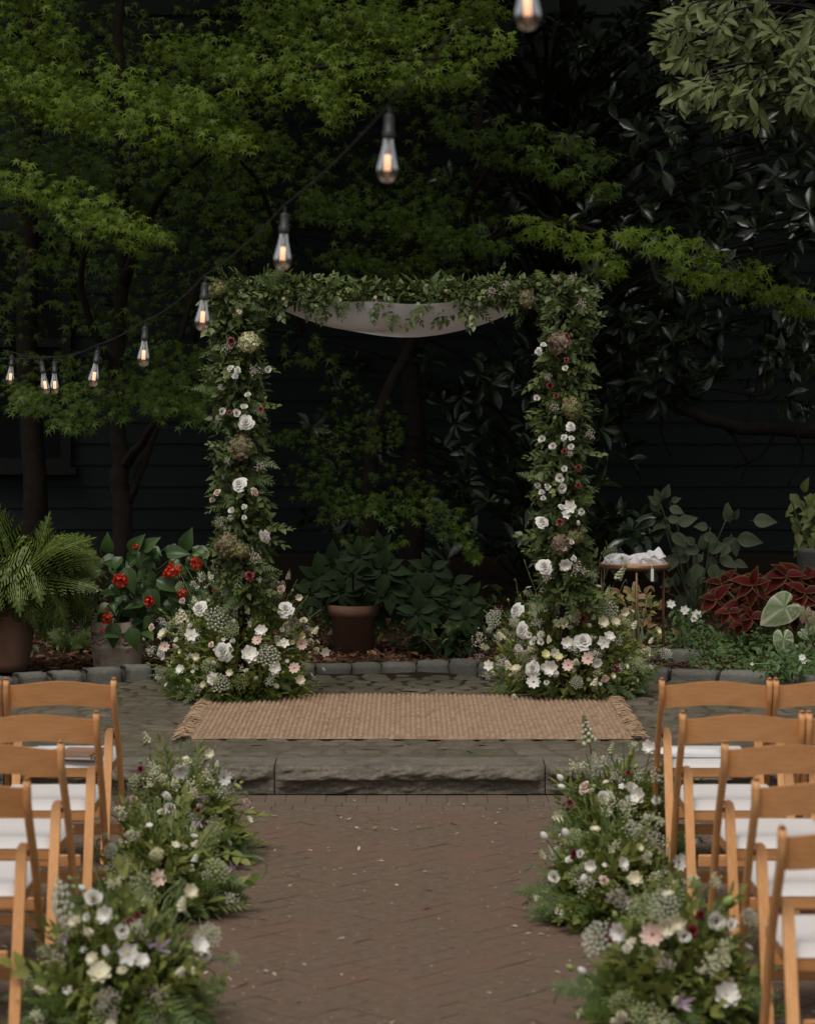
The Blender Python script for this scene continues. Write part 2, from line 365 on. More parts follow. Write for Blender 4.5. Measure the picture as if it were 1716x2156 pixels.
def sprig_t(lt, n=9, L=1., ls=.36, mode='alt'):
    g = G(); tube(g, [(0,0,0),(0,.35*L,.03),(0,.7*L,.0),(0,L*.97,-.08)], [.012,.01,.008,.004], 4, 1)
    for i in range(n):
        t = .12 + .86*i/(n-1); p = (0, t*L, .03*math.sin(t*3)-.08*t*t)
        s = 1 if i % 2 else -1
        a = s*(.95 - .45*t) + random.uniform(-.2,.2) if i < n-1 else 0
        d = np.array((math.sin(a), math.cos(a), random.uniform(-.15,.35)))
        g.inst(lt, [p], RY(d, (random.uniform(-.5,.5), -.2, 1)), ls*(1 - .35*t)*random.uniform(.85,1.15), 0)
    return g
def petals(g, n, r, wd, z0=0., cup=.2, mat=0, a0=0., notch=0., inner=.05):
    for k in range(n):
        a = a0 + 2*math.pi*k/n + random.uniform(-.08,.08); rr = r*random.uniform(.92,1.06)
        def fn(u, v, a=a, rr=rr):
            uu = (u-.5)*2; w = wd*np.sin(np.pi*(.1+.66*v))*(1-.35*v**8)*r
            x = uu*w; y = inner + v*rr*(1 - .12*uu*uu - notch*(1-abs(uu))*(v>.9)); z = z0 + cup*r*v**1.5 + .08*r*uu*uu - .12*r*np.clip(v-.7,0,1) + .05*r*np.sin(uu*4+a*3)*v
            c, s = math.cos(a), math.sin(a); return np.stack([x*c - y*s, x*s + y*c, z], -1)
        grid(4, 5, fn, g, mat)
def dome(g, r, h, z0, mat, n=8):
    lathe(g, [(r, z0), (r*.8, z0+h*.6), (r*.4, z0+h*.92), (.01*r, z0+h)], n, mat)
def rose_t(npet=26, open_=1.):
    g = G()
    for k in range(npet):
        t = k/(npet-1); a = k*2.4; ri = .08 + .62*t; w = .95 - .25*t
        def fn(u, v, t=t, a=a, ri=ri, w=w):
            uu = (u-.5)*2; ang = a + uu*w*(1 - .35*v**4)
            r = ri*(.4+.62*v**.7) + .3*t*open_*v**3 + .03*np.sin(uu*3+a)
            z = -.45 + (.95-.62*t)*np.sin(v*1.45)*1.05 - .10*uu*uu*v - .22*t*open_*v**6
            return np.stack([r*np.cos(ang), r*np.sin(ang), z], -1)
        grid(5, 4, fn, g, 0)
    tube(g, [(0,0,-.4),(0.05,0,-1.2),(0.2,0,-2.4)], .06, 5, 1); petals(g, 5, .7, .16, -.45, -.2, 1)
    return g
def cup_t(n=11, centre=True):
    g = G()
    for k in range(n):
        t = k/(n-1); a = k*2.4; ri = .35 + .4*t
        def fn(u, v, t=t, a=a, ri=ri):
            uu = (u-.5)*2; ang = a + uu*.75; r = ri*(.35+.65*v**.6) + .22*t*v**3
            return np.stack([r*np.cos(ang), r*np.sin(ang), -.4 + (.85-.3*t)*v - .1*uu*uu*v + .05*np.sin(4*uu+a)*v], -1)
        grid(5, 4, fn, g, 0)
    if centre: dome(g, .22, .2, -.1, 2)
    tube(g, [(0,0,-.35),(0.05,0,-1.4),(0.2,0,-3.2)], .06, 5, 1)
    return g
def open_t(n=6, wd=.36, layers=1, cup=.25):
    g = G(); petals(g, n, 1., wd, 0, cup)
    if layers > 1: petals(g, n, .8, wd, .08, cup+.25, 0, math.pi/n)
    dome(g, .17, .16, .02, 2); tube(g, [(0,0,0),(0.05,0,-1.4),(0.2,0,-3.2)], .05, 5, 1); return g
def fib(n, up=-1.):
    i = np.arange(n) + .5; z = 1 - (1-up)*i/n; r = np.sqrt(np.clip(1-z*z, 0, 1)); a = i*2.399963
    return np.stack([r*np.cos(a), r*np.sin(a), z], -1)
def floret_t(r=1., n=4):
    g = G(); 
    for k in range(n):
        a = 2*math.pi*k/n; c, s = math.cos(a), math.sin(a)
        q = np.array([(0,0,0),(.36,.5,.06),(0,1,.0),(-.36,.5,.06)])*r
        g.add(np.stack([q[:,0]*c-q[:,1]*s, q[:,0]*s+q[:,1]*c, q[:,2]], -1), [(0,1,2,3)])
    return g.t()
T_FLORET = floret_t(); 
def octa_t():
    g = G(); g.add([(1,0,0),(0,1,0),(-1,0,0),(0,-1,0),(0,0,1),(0,0,-1)], [(0,1,4),(1,2,4),(2,3,4),(3,0,4),(1,0,5),(2,1,5),(3,2,5),(0,3,5)]); return g.t()
def ball_t(n=7, m=5):
    g = G(); lathe(g, [(max(.02,math.sin(math.pi*i/(m))), math.cos(math.pi*i/m)*-1) for i in range(m+1)], n); return g.t()
T_OCTA = octa_t(); T_BALL = ball_t()
def hydrangea_t(n=230):
    g = G(); p = fib(n, -.55)*(.76+.26*rng.random((n,1))); g.inst(T_FLORET, p*np.array((1,1,.82)), RZ(norm(p)+rng.normal(0,.45,(n,3))), .16+.07*rng.random(n), 0)
    g.inst(T_BALL, [(0,0,0)], np.eye(3)[None], .66, 1); tube(g, [(0,0,-.6),(0,0,-2)], .06, 5, 1); return g
def lace_t(n=40, dome_=.35):
    g = G()
    for k in range(n):
        r = math.sqrt((k+.5)/n); a = k*2.4; c = np.array((r*math.cos(a), r*math.sin(a), dome_*(1-r*r)+random.uniform(-.03,.03)))
        tube(g, [(0,0,-.9), c*np.array((.6,.6,.5))+np.array((0,0,-.25)), c-np.array((0,0,.05))], [.018,.012,.01], 3, 1, False)
        q = fib(11, .0)*.11+rng.normal(0,.015,(11,3)); g.inst(T_FLORET, c+q, RZ(norm(q)), .042+.02*rng.random(11), 0)
    tube(g, [(0,0,-.9),(0.05,0,-2.6)], .03, 4, 1); return g
def spray_t(n=70, beads=T_OCTA, bs=.055, sp=(.62,.62,.9)):
    g = G()
    for k in range(7):
        d = norm(rng.normal(0,.45,3)+np.array((0,0,1))); e = d*np.array(sp)*1.0
        tube(g, [(0,0,-1.2), e*.3+np.array((0,0,-.5)), e*.9], [.016,.012,.006], 3, 1, False)
        m = n//7; p = e*(.55+.5*rng.random((m,1))) + rng.normal(0,.17,(m,3)); g.inst(beads, p, RZ(rng.normal(size=(m,3))), bs*(.7+.6*rng.random(m)), 0)
    return g
def bells_t(n=34, L=3.):
    """flower spike: a stem with bells that shrink towards the tip"""
    g = G(); tube(g, [(0,0,-1.5),(0,.05,L*.4),(.1,.1,L)], [.06,.045,.015], 5, 1)
    for k in range(n):
        t = k/(n-1); a = k*2.4; z = t*L; r = .42*(1-t)**.7+.06
        g.inst(T_BALL, [(r*math.cos(a)+.1*t*t, r*math.sin(a)+.1*t*t, z)], RZ([(math.cos(a), math.sin(a), .2)]), .26*(1-t)+.07, 0 if t < .75 else 1)
    return g
def stock_t(n=22, L=1.6):
    g = G(); tube(g, [(0,0,-1.5),(0,0,L)], .07, 5, 1)
    fl = G(); petals(fl, 5, 1., .5, 0, .3); fl = fl.t()
    for k in range(n):
        t = k/(n-1); a = k*2.4; z = t*L-.5; r = .5*(1-t*.75)
        g.inst(fl, [(r*math.cos(a), r*math.sin(a), z)], RZ([(math.cos(a), math.sin(a), .35+t)]), .42*(1-.5*t), 0)
    return g
def bud_t():
    g = G(); lathe(g, [(.02,-.9),(.5,-.6),(.62,0),(.42,.6),(.05,.95)], 8, 0); tube(g, [(0,0,-.8),(.1,0,-2.5),(.4,0,-5)], .13, 4, 1); return g
def tulip_t():
    g = G()
    for k in range(6):
        def fn(u, v, k=k):
            uu=(u-.5)*2; a = k*math.pi/3 + uu*.62*(1-.6*v**3); r = (.62+.03*(k%2))*np.sin(.35+2.1*v)**.8; return np.stack([r*np.cos(a), r*np.sin(a), -.9+1.9*v], -1)
        grid(4, 5, fn, g, 0)
    tube(g, [(0,0,-.8),(.1,0,-2.5),(.4,0,-5)], .1, 5, 1); return g
def clematis_t():
    g = G(); petals(g, 4, 1., .2, 0, 1.3); petals(g, 3, .7, .16, .05, 1.6, 0, .7); tube(g, [(0,0,0),(.2,0,-1),(.3,0,-2.5)], .05, 4, 1); return g
_FM = {}
def fmesh(kind, color, ctr='centre'):
    key = (kind, color, ctr)
    if key not in _FM:
        t = dict(rose=rose_t, lisianthus=cup_t, blossom=open_t, anemone=lambda: open_t(9,.34,1,.35), hydrangea=hydrangea_t, lace_flower=lace_t, baby_breath=spray_t,
                 bead_spray=lambda: spray_t(84, T_BALL, .062, (.8,.8,1.15)), flower_spike=bells_t, stock=stock_t, bud=bud_t, tulip=tulip_t, clematis=clematis_t,
                 spray_rose=lambda: rose_t(16, .7), double_blossom=lambda: open_t(7,.42,2,.4))[kind]()
        _FM[key] = t.mesh(kind, [M[color], M['stem'], M[ctr]])
    return _FM[key]

# ------------------------------------------------------------------ SETTING
STEP_Y, PLAT = 11.21, 0.135
def edge_y(x): return 14.74 - .115*x*x if abs(x) < 2.6 else 14.74 - .115*6.76
def bed_z(x, y): return PLAT + .0 + .035*np.maximum(0, y - 14.8) + .012*np.sin(x*3.1+y*2.3) + .01*np.sin(x*7.3-y*5.1)
g = G(); g.add([(-150,-60,-.06),(150,-60,-.06),(150,240,-.06),(-150,240,-.06)], [(0,1,2,3)])
tag(g.build('ground', M['earth']), kind='structure')

# paved aisle: mortar bed, herringbone pavers, border courses
g = G(); box(g, (0, 8.1, -.024), (9., 6.18, .036)); pave = tag(g.build('pavement', M['joint']), kind='structure')
def clip(poly, nrm, d):
    out = []
    for i in range(len(poly)):
        a, b = poly[i], poly[(i+1) % len(poly)]; da, db = a @ nrm - d, b @ nrm - d
        if da <= 0: out.append(a)
        if (da < 0 < db) or (db < 0 < da): out.append(a + (b-a)*da/(da-db))
    return out
def prism(g, poly, z0, z1, bev, tilt=(0,0), mat=0):
    poly = np.array(poly); c = poly.mean(0); n = len(poly); ins = c + (poly-c)*(1 - bev/np.maximum(.02, np.linalg.norm(poly-c, axis=1, keepdims=True)))
    zt = lambda p: z1 + (p - c) @ np.array(tilt)
    v = [(*p, z0) for p in poly] + [(*p, zt(p)-bev*.7) for p in poly] + [(*p, zt(p)) for p in ins]
    f = [tuple(range(2*n, 3*n))] + [(k*n+i, k*n+(i+1)%n, (k+1)*n+(i+1)%n, (k+1)*n+i) for k in range(2) for i in range(n)]
    g.add(v, f, mat)
bw = .1; ca, sa = math.cos(math.pi/4), math.sin(math.pi/4)
cells = []
for i in range(-70, 71):
    for j in range(-70, 71):
        m = (i - j) % 4
        if m == 0: r = (i, j, 2, 1)
        elif m == 3: r = (i, j, 1, 2)
        else: continue
        cx, cy = (r[0]+r[2]/2)*bw, (r[1]+r[3]/2)*bw
        X, Y = cx*ca - cy*sa + .02, cx*sa + cy*ca + 8.6
        if abs(X) > 4.2 or Y < 5.3 or Y > 10.86: continue
        cells.append((X, Y, r[2], r[3]))
LIM = 10.80
def brickpoly(c, j=.002):
    hx, hy = c[2]*bw/2 - j, c[3]*bw/2 - j
    p = [np.array((x*ca - y*sa + c[0], x*sa + y*ca + c[1])) for x, y in ((-hx,-hy),(hx,-hy),(hx,hy),(-hx,hy))]
    return clip(p, np.array((0., 1.)), LIM)
vis = sorted([c for c in cells if abs((c[0])/c[1]) < .176], key=lambda c: (abs(c[0]) > 1.0, c[1] < 6.6, c[1]))
near = [c for c in vis if c[1] > 6.55 and abs(c[0]) < 1.05][:290]
nearset = set((c[0], c[1]) for c in near)
bm = []
for o_ in ((2,1),(1,2)):
    for k in range(4):
        g = G(); hx, hy = o_[0]*bw/2-.002, o_[1]*bw/2-.002
        pl = [(x*ca-y*sa, x*sa+y*ca) for x, y in ((-hx,-hy),(hx,-hy),(hx,hy),(-hx,hy))]
        prism(g, pl, -.04, 0, .004, rng.normal(0, .005, 2)); bm.append((o_, g.mesh('brick', M['brick'], False)))
for c in near:
    me = random.choice([b for o_, b in bm if o_ == (c[2], c[3])])
    put('brick', me, (c[0], c[1], random.uniform(-.0015,.0015)), np.eye(3), 1, pave)
g = G()
for c in cells:
    if (c[0], c[1]) in nearset: continue
    pl = brickpoly(c)
    if len(pl) > 2: prism(g, pl, -.04, random.uniform(-.0015,.0015), .004, rng.normal(0,.005,2))
tag(g.build('brick_field', M['brick'], pave, False), kind='stuff')
for y0, y1, wd_, j0 in ((10.805, 10.905, .098, .03), (10.91, 11.0, .31, .11), (11.005, 11.195, .094, .0)):
    x = -3.2 + j0
    while x < 3.2:
        if abs(x) < 3.1:
            g = G(); prism(g, [(x+.0008,y0),(x+wd_-.0008,y0),(x+wd_-.0008,y1-.001),(x+.0008,y1-.001)], -.04, random.uniform(-.001,.001), .003, rng.normal(0,.006,2))
            g.build('border_brick', M['soldier'], pave, False)
        x += wd_
# scattered petals and leaf bits lying on the paving
g = G(); n = 1300; p = np.stack([rng.uniform(-1.7,1.7,n), 6.4+4.7*rng.random(n)**1.15, np.full(n,.006)], -1)
g.inst(leaf_t(1,.6,2,'ovate',.1,.1), p, RY(np.stack([rng.normal(size=n), rng.normal(size=n), rng.normal(0,.15,n)],-1), (0,0,1)), rng.uniform(.006,.015,n)*rng.choice([1,1,1,2.2],n))
tag(g.build('fallen_petals', M['litter']), kind='stuff')
g = G(); n = 46; p = np.stack([rng.uniform(-1.4,1.4,n), rng.uniform(7,11.1,n), np.full(n,.008)], -1)
g.inst(leaf_t(1,.3,3,'lance',.2,.15), p, RY(np.stack([rng.normal(size=n), rng.normal(0,.4,n), rng.normal(0,.1,n)],-1), (0,0,1)), rng.uniform(.02,.06,n))
tag(g.build('fallen_leaves', M['rustleaf']), kind='stuff')

# stone step: five rock-faced granite blocks
step = tag(empty('stone_step', (0, STEP_Y, 0)), kind='structure')
def fbm(x, y, s=0):
    r = 0; a = 1; f = 1
    for k in range(5):
        r = r + a*np.sin(x*f*2.1+1.7*k+s+1.3*np.sin(y*f*1.7+k*2.2+s))*np.cos(y*f*2.6+.9*k+s*1.3+1.1*np.sin(x*f*1.3+k)); a *= .55; f *= 1.9
    return r
for k in range(5):
    x0 = -3.182 + k*1.277 + .003; x1 = x0 + 1.271; g = G(); s_ = k*3.7
    def front(u, v):
        x = x0 + u*(x1-x0); z = v*PLAT
        ed = np.minimum(1, np.minimum(u, 1-u)*30) * np.minimum(1, v*9)
        prof = .022*np.exp(-((v-.62-.10*np.sin(x*5+s_)-.06*np.sin(x*13+s_))/.2)**2) + .012*(v > .5)
        y = STEP_Y + .012 - ed*(prof + .007*fbm(x*6, z*16, s_) + .005*fbm(x*22, z*40, s_+1)) * np.minimum(1, (1-v)*9)
        return np.stack([x, y, z], -1)
    grid(90, 26, front, g)
    def top(u, v):
        x = x0 + u*(x1-x0); y = STEP_Y + .012 + v*.243; ed = np.minimum(1, np.minimum(u, 1-u)*30)
        y = y - (v == 0)*.0025*np.abs(fbm(x*30, x*11, s_))*ed
        return np.stack([x, y, PLAT + .0015*fbm(x*5, y*5, s_)*(v>.02)], -1)
    grid(60, 8, top, g)
    for xx in (x0, x1): g.add([(xx,STEP_Y+.018,0),(xx,STEP_Y+.255,0),(xx,STEP_Y+.255,PLAT),(xx,STEP_Y+.018,PLAT)], [(0,1,2,3)])
    g.build('step_block', M['granite'], step, True)

# raised terrace: bed plus hand laid setts
g = G(); box(g, (0, 13.05, PLAT/2-.022), (10, 3.15, PLAT+.026)); terr = tag(g.build('terrace', M['joint']), kind='structure')
rows = [11.475]; 
while rows[-1] < 14.66: rows.append(rows[-1] + random.uniform(.115,.15))
setts = []
def wav(x, i): return .022*math.sin(x*2.3+i*.8) + .012*math.sin(x*6.1+i*1.9)
for i in range(len(rows)-1):
    x = -3.5 + random.uniform(0,.2); sk1 = 0
    while x < 3.5:
        w = random.uniform(.13,.215); sk0, sk1 = sk1, random.uniform(-.04,.04)
        y0, y1 = rows[i], rows[i+1]; j = .005
        a = (x+j, y0 + (wav(x,i) if i else 0)+j); b = (x+w-j, y0 + (wav(x+w,i) if i else 0)+j)
        c = (x+w+sk1-j, y1 + wav(x+w,i+1)-j); d = (x+sk0+j, y1 + wav(x,i+1)-j)
        if (y0+y1)/2 < edge_y(x) - .0: setts.append((a, b, c, d))
        x += w
def sett(g, q):
    q = np.array(q); h = random.uniform(-.004,.003); s_ = random.uniform(0,50); tl = rng.normal(0,.02,2); c = q.mean(0)
    def top(u, v):
        # rounded outline, domed and chipped top
        uu, vv = u*2-1, v*2-1; k = 1 - .02*(np.abs(uu)**4*np.abs(vv)**4)*2
        uu, vv = uu*k, vv*k; U, Vv = (uu+1)/2, (vv+1)/2
        p = (q[0]*((1-U)*(1-Vv))[:,None] + q[1]*(U*(1-Vv))[:,None] + q[2]*(U*Vv)[:,None] + q[3]*((1-U)*Vv)[:,None])
        e = np.maximum(np.abs(u*2-1), np.abs(v*2-1))
        z = PLAT + h - .014*np.clip(e-.72,0,1)**1.6*6 + .0035*fbm(p[:,0]*14, p[:,1]*14, s_) + (p-c)@tl
        return np.stack([p[:,0], p[:,1], z], -1)
    grid(6, 6, top, g)
def undr(q):
    c = np.mean(q, 0); return -1.12 < c[0] < 1.12 and 12.12 < c[1] < 13.6
vs = [q for q in setts if not undr(q) and abs(np.mean(q,0)[0]) < np.mean(q,0)[1]*.178]
vs.sort(key=lambda q: np.mean(q,0)[1]); ind = vs[:295]; ids = set(map(id, ind))
for q in ind:
    g = G(); sett(g, q); c = np.mean(q,0); g.build('sett', M['cobble'], terr, True, origin=(c[0], c[1], PLAT))
g = G()
for q in setts:
    if id(q) not in ids: sett(g, q)
tag(g.build('sett_field', M['cobble'], terr), kind='stuff')

# granite edging stones along the bed
edg = tag(empty('bed_edging', (0, 14.8, PLAT)), kind='structure')
def roughblock(g, c, s, rot=0, seed=0.):
    n = 5; f = []; V = {}; v = []
    def vid(p):
        if p not in V:
            q = np.array(p, float)/(n-1)*2-1; r = np.sign(q)*np.abs(q)**1.0
            k = np.sum(np.abs(q) > .99); r = r*(1 - (.0, .0, .035, .09)[k]); r = r + .075*np.array([math.sin(7*q[1]+5*q[2]+seed), math.sin(6*q[2]+5*q[0]+seed*2), math.sin(6*q[0]+8*q[1]+seed*3)])*.7 + .03*np.array([math.sin(17*q[1]+11*q[2]+seed), math.sin(13*q[2]+15*q[0]+seed*2), math.sin(16*q[0]+12*q[1]+seed*3)])
            V[p] = len(v); v.append(r)
        return V[p]
    for ax in range(3):
        for sd_ in (0, n-1):
            for i in range(n-1):
                for j in range(n-1):
                    def mk(a, b):
                        p = [a, b]; p.insert(ax, sd_); return vid(tuple(p))
                    f.append((mk(i,j), mk(i+1,j), mk(i+1,j+1), mk(i,j+1)))
    v = np.array(v)*np.array(s)/2; c_, s_ = math.cos(rot), math.sin(rot)
    v = np.stack([v[:,0]*c_-v[:,1]*s_, v[:,0]*s_+v[:,1]*c_, v[:,2]], -1) + np.array(c); g.add(v, f)
x = -3.5
while x < 3.5:
    big = x > 1.45; w = random.uniform(.25,.3) if big else random.uniform(.17,.225)
    xc = x + w/2; y = edge_y(xc) + .065; ro = math.atan(-.23*xc) if abs(xc) < 2.6 else 0
    h = random.uniform(.06,.09); g = G(); roughblock(g, (0,0,0), (w-.002, .13, h+.05), ro, random.uniform(0,30))
    o = bpy.data.objects.new('edging_stone', g.mesh('edging_stone', M['edging'])); COL.objects.link(o); o.parent = edg; o.location = np.array((xc, y, PLAT + (h-.05)/2 - .005)) - wl(edg)
    x += w
for u, v, w in ((1352,1391,.22),(1430,1393,.27)):
    c = gz(u, v+12, PLAT); g = G(); roughblock(g, (0,0,0), (w,.14,.13), random.uniform(-.2,.2), u)
    o = bpy.data.objects.new('edging_stone', g.mesh('edging_stone', M['edging'])); COL.objects.link(o); o.parent = edg; o.location = c + np.array((0,.07,.04)) - wl(edg)

# planting bed with bark mulch
g = G()
def bed(u, v):
    x = -9 + 18*u; y = 14.45 + 8.6*v; return np.stack([x, y, bed_z(x, y) - .03*(v < .03)], -1)
grid(90, 60, bed, g); tag(g.build('garden_bed', M['earth']), kind='structure')
n = 11000; x = rng.uniform(-4.4,4.4,n); y = 14.75 + 3.6*rng.random(n)**1.5; ok = y > np.array([edge_y(a) for a in x]) + .14; x, y = x[ok], y[ok]; n = len(x)
g = G(); ch = G(); box(ch, (0,0,0), (.32,1,.12)); 
g.inst(ch.t(), np.stack([x, y, bed_z(x,y)+rng.uniform(0,.02,n)], -1), RY(np.stack([rng.normal(size=n), rng.normal(size=n), rng.normal(0,.35,n)],-1), np.stack([rng.normal(0,.4,n), rng.normal(0,.4,n), np.ones(n)],-1)), rng.uniform(.018,.065,n))
tag(g.build('bark_mulch', M['chip'], smooth=False), kind='stuff')
n = 520; x = rng.uniform(-3.2,3.2,n); y = 14.95 + 4*rng.random(n)**1.3; g = G()
g.inst(T_OVATE, np.stack([x, y, bed_z(x,y)+.03], -1), RY(np.stack([rng.normal(size=n), rng.normal(size=n), rng.normal(0,.3,n)],-1), np.stack([rng.normal(0,.4,n), rng.normal(0,.4,n), np.ones(n)],-1)), rng.uniform(.03,.09,n))
tag(g.build('leaf_litter', M['rustleaf']), kind='stuff')
g = G(); pts = [(168,1406),(118,1413),(36,1438),(205,1399),(170,1399),(140,1424),(330,1404),(90,1402)]
n = len(pts); g.inst(T_ROUND, np.array([gz(u,v,PLAT+.02)+np.array((0,0,.02)) for u,v in pts]), RY(rng.normal(size=(n,3))*np.array((1,1,.2)), (0,0,1)), .03)
tag(g.build('fallen_red_petals', M['scarlet']), kind='stuff')

# dark teal clapboard wall at the back, with a dark window
WALL_Y = 21.6
wall = tag(empty('clapboard_wall', (0, WALL_Y, 0)), 'dark teal clapboard house wall closing off the garden behind the trees', 'wall')
g = G(); box(g, (0, WALL_Y+.12, 4.6), (26, .2, 9.2)); g.build('wall_core', M['teal'], wall, False)
g = G(); g.add([(-13,-.004,0),(13,-.004,0),(13,.012,.2),(-13,.012,.2),(-13,.003,0),(13,.003,0)], [(0,1,2,3),(0,4,5,1)]); brd = g.mesh('board', M['teal'], False)
for k in range(46): put('board', brd, (0, WALL_Y-.005, k*.195+.02), np.eye(3), 1, wall)
win = empty('window', (-3.55, WALL_Y-.03, 1.0), wall)
g = G(); box(g, (-3.55, WALL_Y-.035, 2.25), (.86,.02,2.0)); g.build('pane', M['pane'], win, False)
g = G()
for dx in (-.46, .46): box(g, (-3.55+dx, WALL_Y-.06, 2.25), (.09,.08,2.18))
for zz in (1.21, 2.3, 3.3): box(g, (-3.55, WALL_Y-.055, zz), (.83,.06,.08))
box(g, (-3.55, WALL_Y-.09, 1.14), (1.12,.14,.06)); g.build('frame', M['tealtrim'], win, False)

# ------------------------------------------------------------------ TREES
def limb(g, pts, r0, r1, n=7):
    pts = smoothpath(pts, 5); m = len(pts); w = rng.normal(0, 1, (m,3)); pts = pts + w*np.linspace(r0,r1,m)[:,None]*.12
    tube(g, pts, r0 + (r1-r0)*np.linspace(0,1,m)**.7, n)
def spray_leaves(g, lt, path, r, D, dens=1.85, size=.055, droop=.5, depth=.3, flat=.5, cam=1.0):
    """leaves along a drooping branch path: path in grid pixels, r half thickness per point"""
    path = np.array(path, float); r = np.broadcast_to(np.array(r, float), (len(path),))
    seg = np.linalg.norm(np.diff(path, axis=0), axis=1); area = (seg*(r[1:]+r[:-1])).sum()
    n = int(area/58*dens); cs = np.concatenate(([0], np.cumsum(seg)))/seg.sum(); t = rng.random(n)
    pu = np.interp(t, cs, path[:,0]); pv = np.interp(t, cs, path[:,1]); pr = np.interp(t, cs, r)
    dD = np.broadcast_to(np.array(D, float), (len(path),)); pd = np.interp(t, cs, dD)
    a = rng.uniform(0, 2*np.pi, n); q = np.sqrt(rng.random(n))*1.12
    # leaf sprays gather in small layers, leaving gaps
    U = pu + pr*q*np.cos(a)*1.15; V = pv + pr*q*np.sin(a)
    V = V + 5*np.sin(U*.06+V*.02) ; keep = (np.sin(U*.045+V*.083+D0(D))+np.sin(U*.021-V*.06)+rng.normal(0,.7,n)) > -1.25
    U, V, pd = U[keep], V[keep], pd[keep]; n = len(U)
    d = pd + rng.normal(0, depth, n); pos = np.stack([(U-W0/2)/FPX*pd, d, CAMH-(V-HOR)/FPX*pd], -1)
    out = np.stack([rng.normal(.15,.8,n), rng.normal(-.25,.6,n), rng.normal(-droop,.4,n)], -1)
    nrm = np.stack([rng.normal(0,.25,n), -cam*np.abs(rng.normal(.75,.22,n)), rng.normal(.95,.22,n)], -1)
    g.inst(lt, pos, RY(out, nrm), size*rng.uniform(.65,1.2,n))
def D0(D): return float(np.mean(D))*3
def canopy(g, lt, n, xr, yr, zr, size):  # leaf clumps out of view, put overhead to block sky light
    """unseen crown leaves above the picture, added to shade the background"""
    k = n//40; c = np.stack([rng.uniform(*xr,k), rng.uniform(*yr,k), rng.uniform(*zr,k)], -1)
    p = np.repeat(c, 40, 0) + rng.normal(0,1,(k*40,3))*np.array((.5,.5,.16)); m = len(p)
    p = p[p[:,2] > np.maximum(zr[0], CAMH + .178*p[:,1] - 0.05)]; m = len(p)
    g.inst(lt, p, RY(rng.normal(0,1,(m,3))*np.array((1,1,.35))+np.array((0,0,-.3)), rng.normal(0,.35,(m,3))+np.array((0,0,1))), size*rng.uniform(.7,1.3,m))

def tree(name, label, cat, base, group=None):
    return tag(empty(name, base), label, cat, group)
# Japanese maple on the left
t = tree('japanese_maple', 'bright green japanese maple layered over the left side, its forked trunk behind the potted fern', 'tree', (P(256,1140,17)[0], 17, bed_z(-2,17)), 'japanese maples behind the arch')
g = G(); B = lambda u, v, d: P(u, v, d)
b0 = np.array(wl(t))
limb(g, [b0-np.array((0,0,.1)), B(258,1050,17), B(252,950,17), B(245,830,17), B(250,700,17), B(262,520,16.8), B(255,250,16.5), B(250,-60,16.5), B(240,-420,16.4)], .085, .03, 10)
limb(g, [B(262,980,17), B(300,930,16.7), B(350,860,16.5), B(400,820,16.3)], .05, .012)
limb(g, [B(248,800,17), B(200,700,16.8), B(172,600,16.6), B(190,500,16.2), B(240,440,15.4), B(330,490,14.8)], .04, .01)
limb(g, [B(262,600,16.9), B(330,430,16.3), B(430,330,15.6), B(520,300,15)], .045, .01)
limb(g, [B(258,400,16.6), B(400,220,15.8), B(620,150,15), B(950,120,14.6)], .05, .008)
limb(g, [B(255,200,16.5), B(120,120,15.5), B(20,60,15)], .04, .01)
limb(g, [B(440,560,17.5), B(400,640,17.2), B(330,900,17), B(270,1060,17)], .012, .035)
limb(g, [B(640,700,17), B(560,420,16.5), B(500,330,15.8)], .03, .01)
g.build('trunk', M['bark'], t)
g = G()
A = lambda *a, **k: spray_leaves(g, T_MAPLE, *a, **k)
A([(-40,40),(80,55),(165,112)], [62,55,18], 15.0, 1.1); A([(-40,120),(60,160),(140,165)], 55, 15.1)
A([(-40,10),(60,-20),(120,-30)], 40, 15.2)
A([(30,190),(200,200),(330,205),(450,222)], [40,60,50,12], 14.7, 1.2); A([(90,235),(250,262),(400,272),(535,312)], [30,50,44,10], 14.5, 1.2)
A([(320,110),(520,118),(700,90),(850,55)], [22,48,45,30], 15.2, 1.1); A([(480,175),(650,165),(800,150),(1000,165)], [40,56,46,14], 14.8, 1.15)
A([(820,80),(990,95),(1075,98)], [46,42,8], 14.9, 1.1); A([(640,150),(720,205),(690,258)], [50,42,8], 14.7, 1.1)
A([(530,15),(700,35),(1050,25)], [30,35,26], 15.5); A([(-30,210),(80,215),(180,195)], [40,45,30], 14.9, 1.1)
A([(380,215),(470,260),(575,300)], [40,35,10], 15.5, .9)
A([(-30,365),(130,405),(250,455),(350,505)], [28,36,36,10], 14.5, 1.25); A([(170,430),(250,485),(290,538)], [30,30,6], 14.4, 1.2)
A([(140,480),(200,490)], [20,22], 14.5)
g.build('crown', M['maple'], t)
g = G()
A([(-40,130),(250,150),(560,190)], [130,120,90], 17.6, .5, size=.075, depth=.7); A([(-40,440),(250,450),(600,440)], [110,130,110], 17.8, .5, size=.075, depth=.8); A([(-30,650),(200,640),(420,640)], [60,80,50], 18.2, .3, size=.075, depth=.8); A([(420,60),(700,120),(950,200)], [90,90,70], 17.5, .5, size=.075, depth=.6); A([(-30,790),(200,800),(430,800)], [50,60,50], 17.4, .6, depth=.5)
A([(-30,290),(200,345),(420,330)], [50,55,40], 16.0, .9); A([(330,370),(450,410),(570,330)], [45,50,35], 16.4, .85)
A([(400,225),(560,285),(600,330)], [35,45,30], 16.1, .9); A([(40,560),(190,555),(330,560)], [14,24,14], 17, .6); A([(440,500),(520,480),(600,460)], [18,24,18], 17, .6)
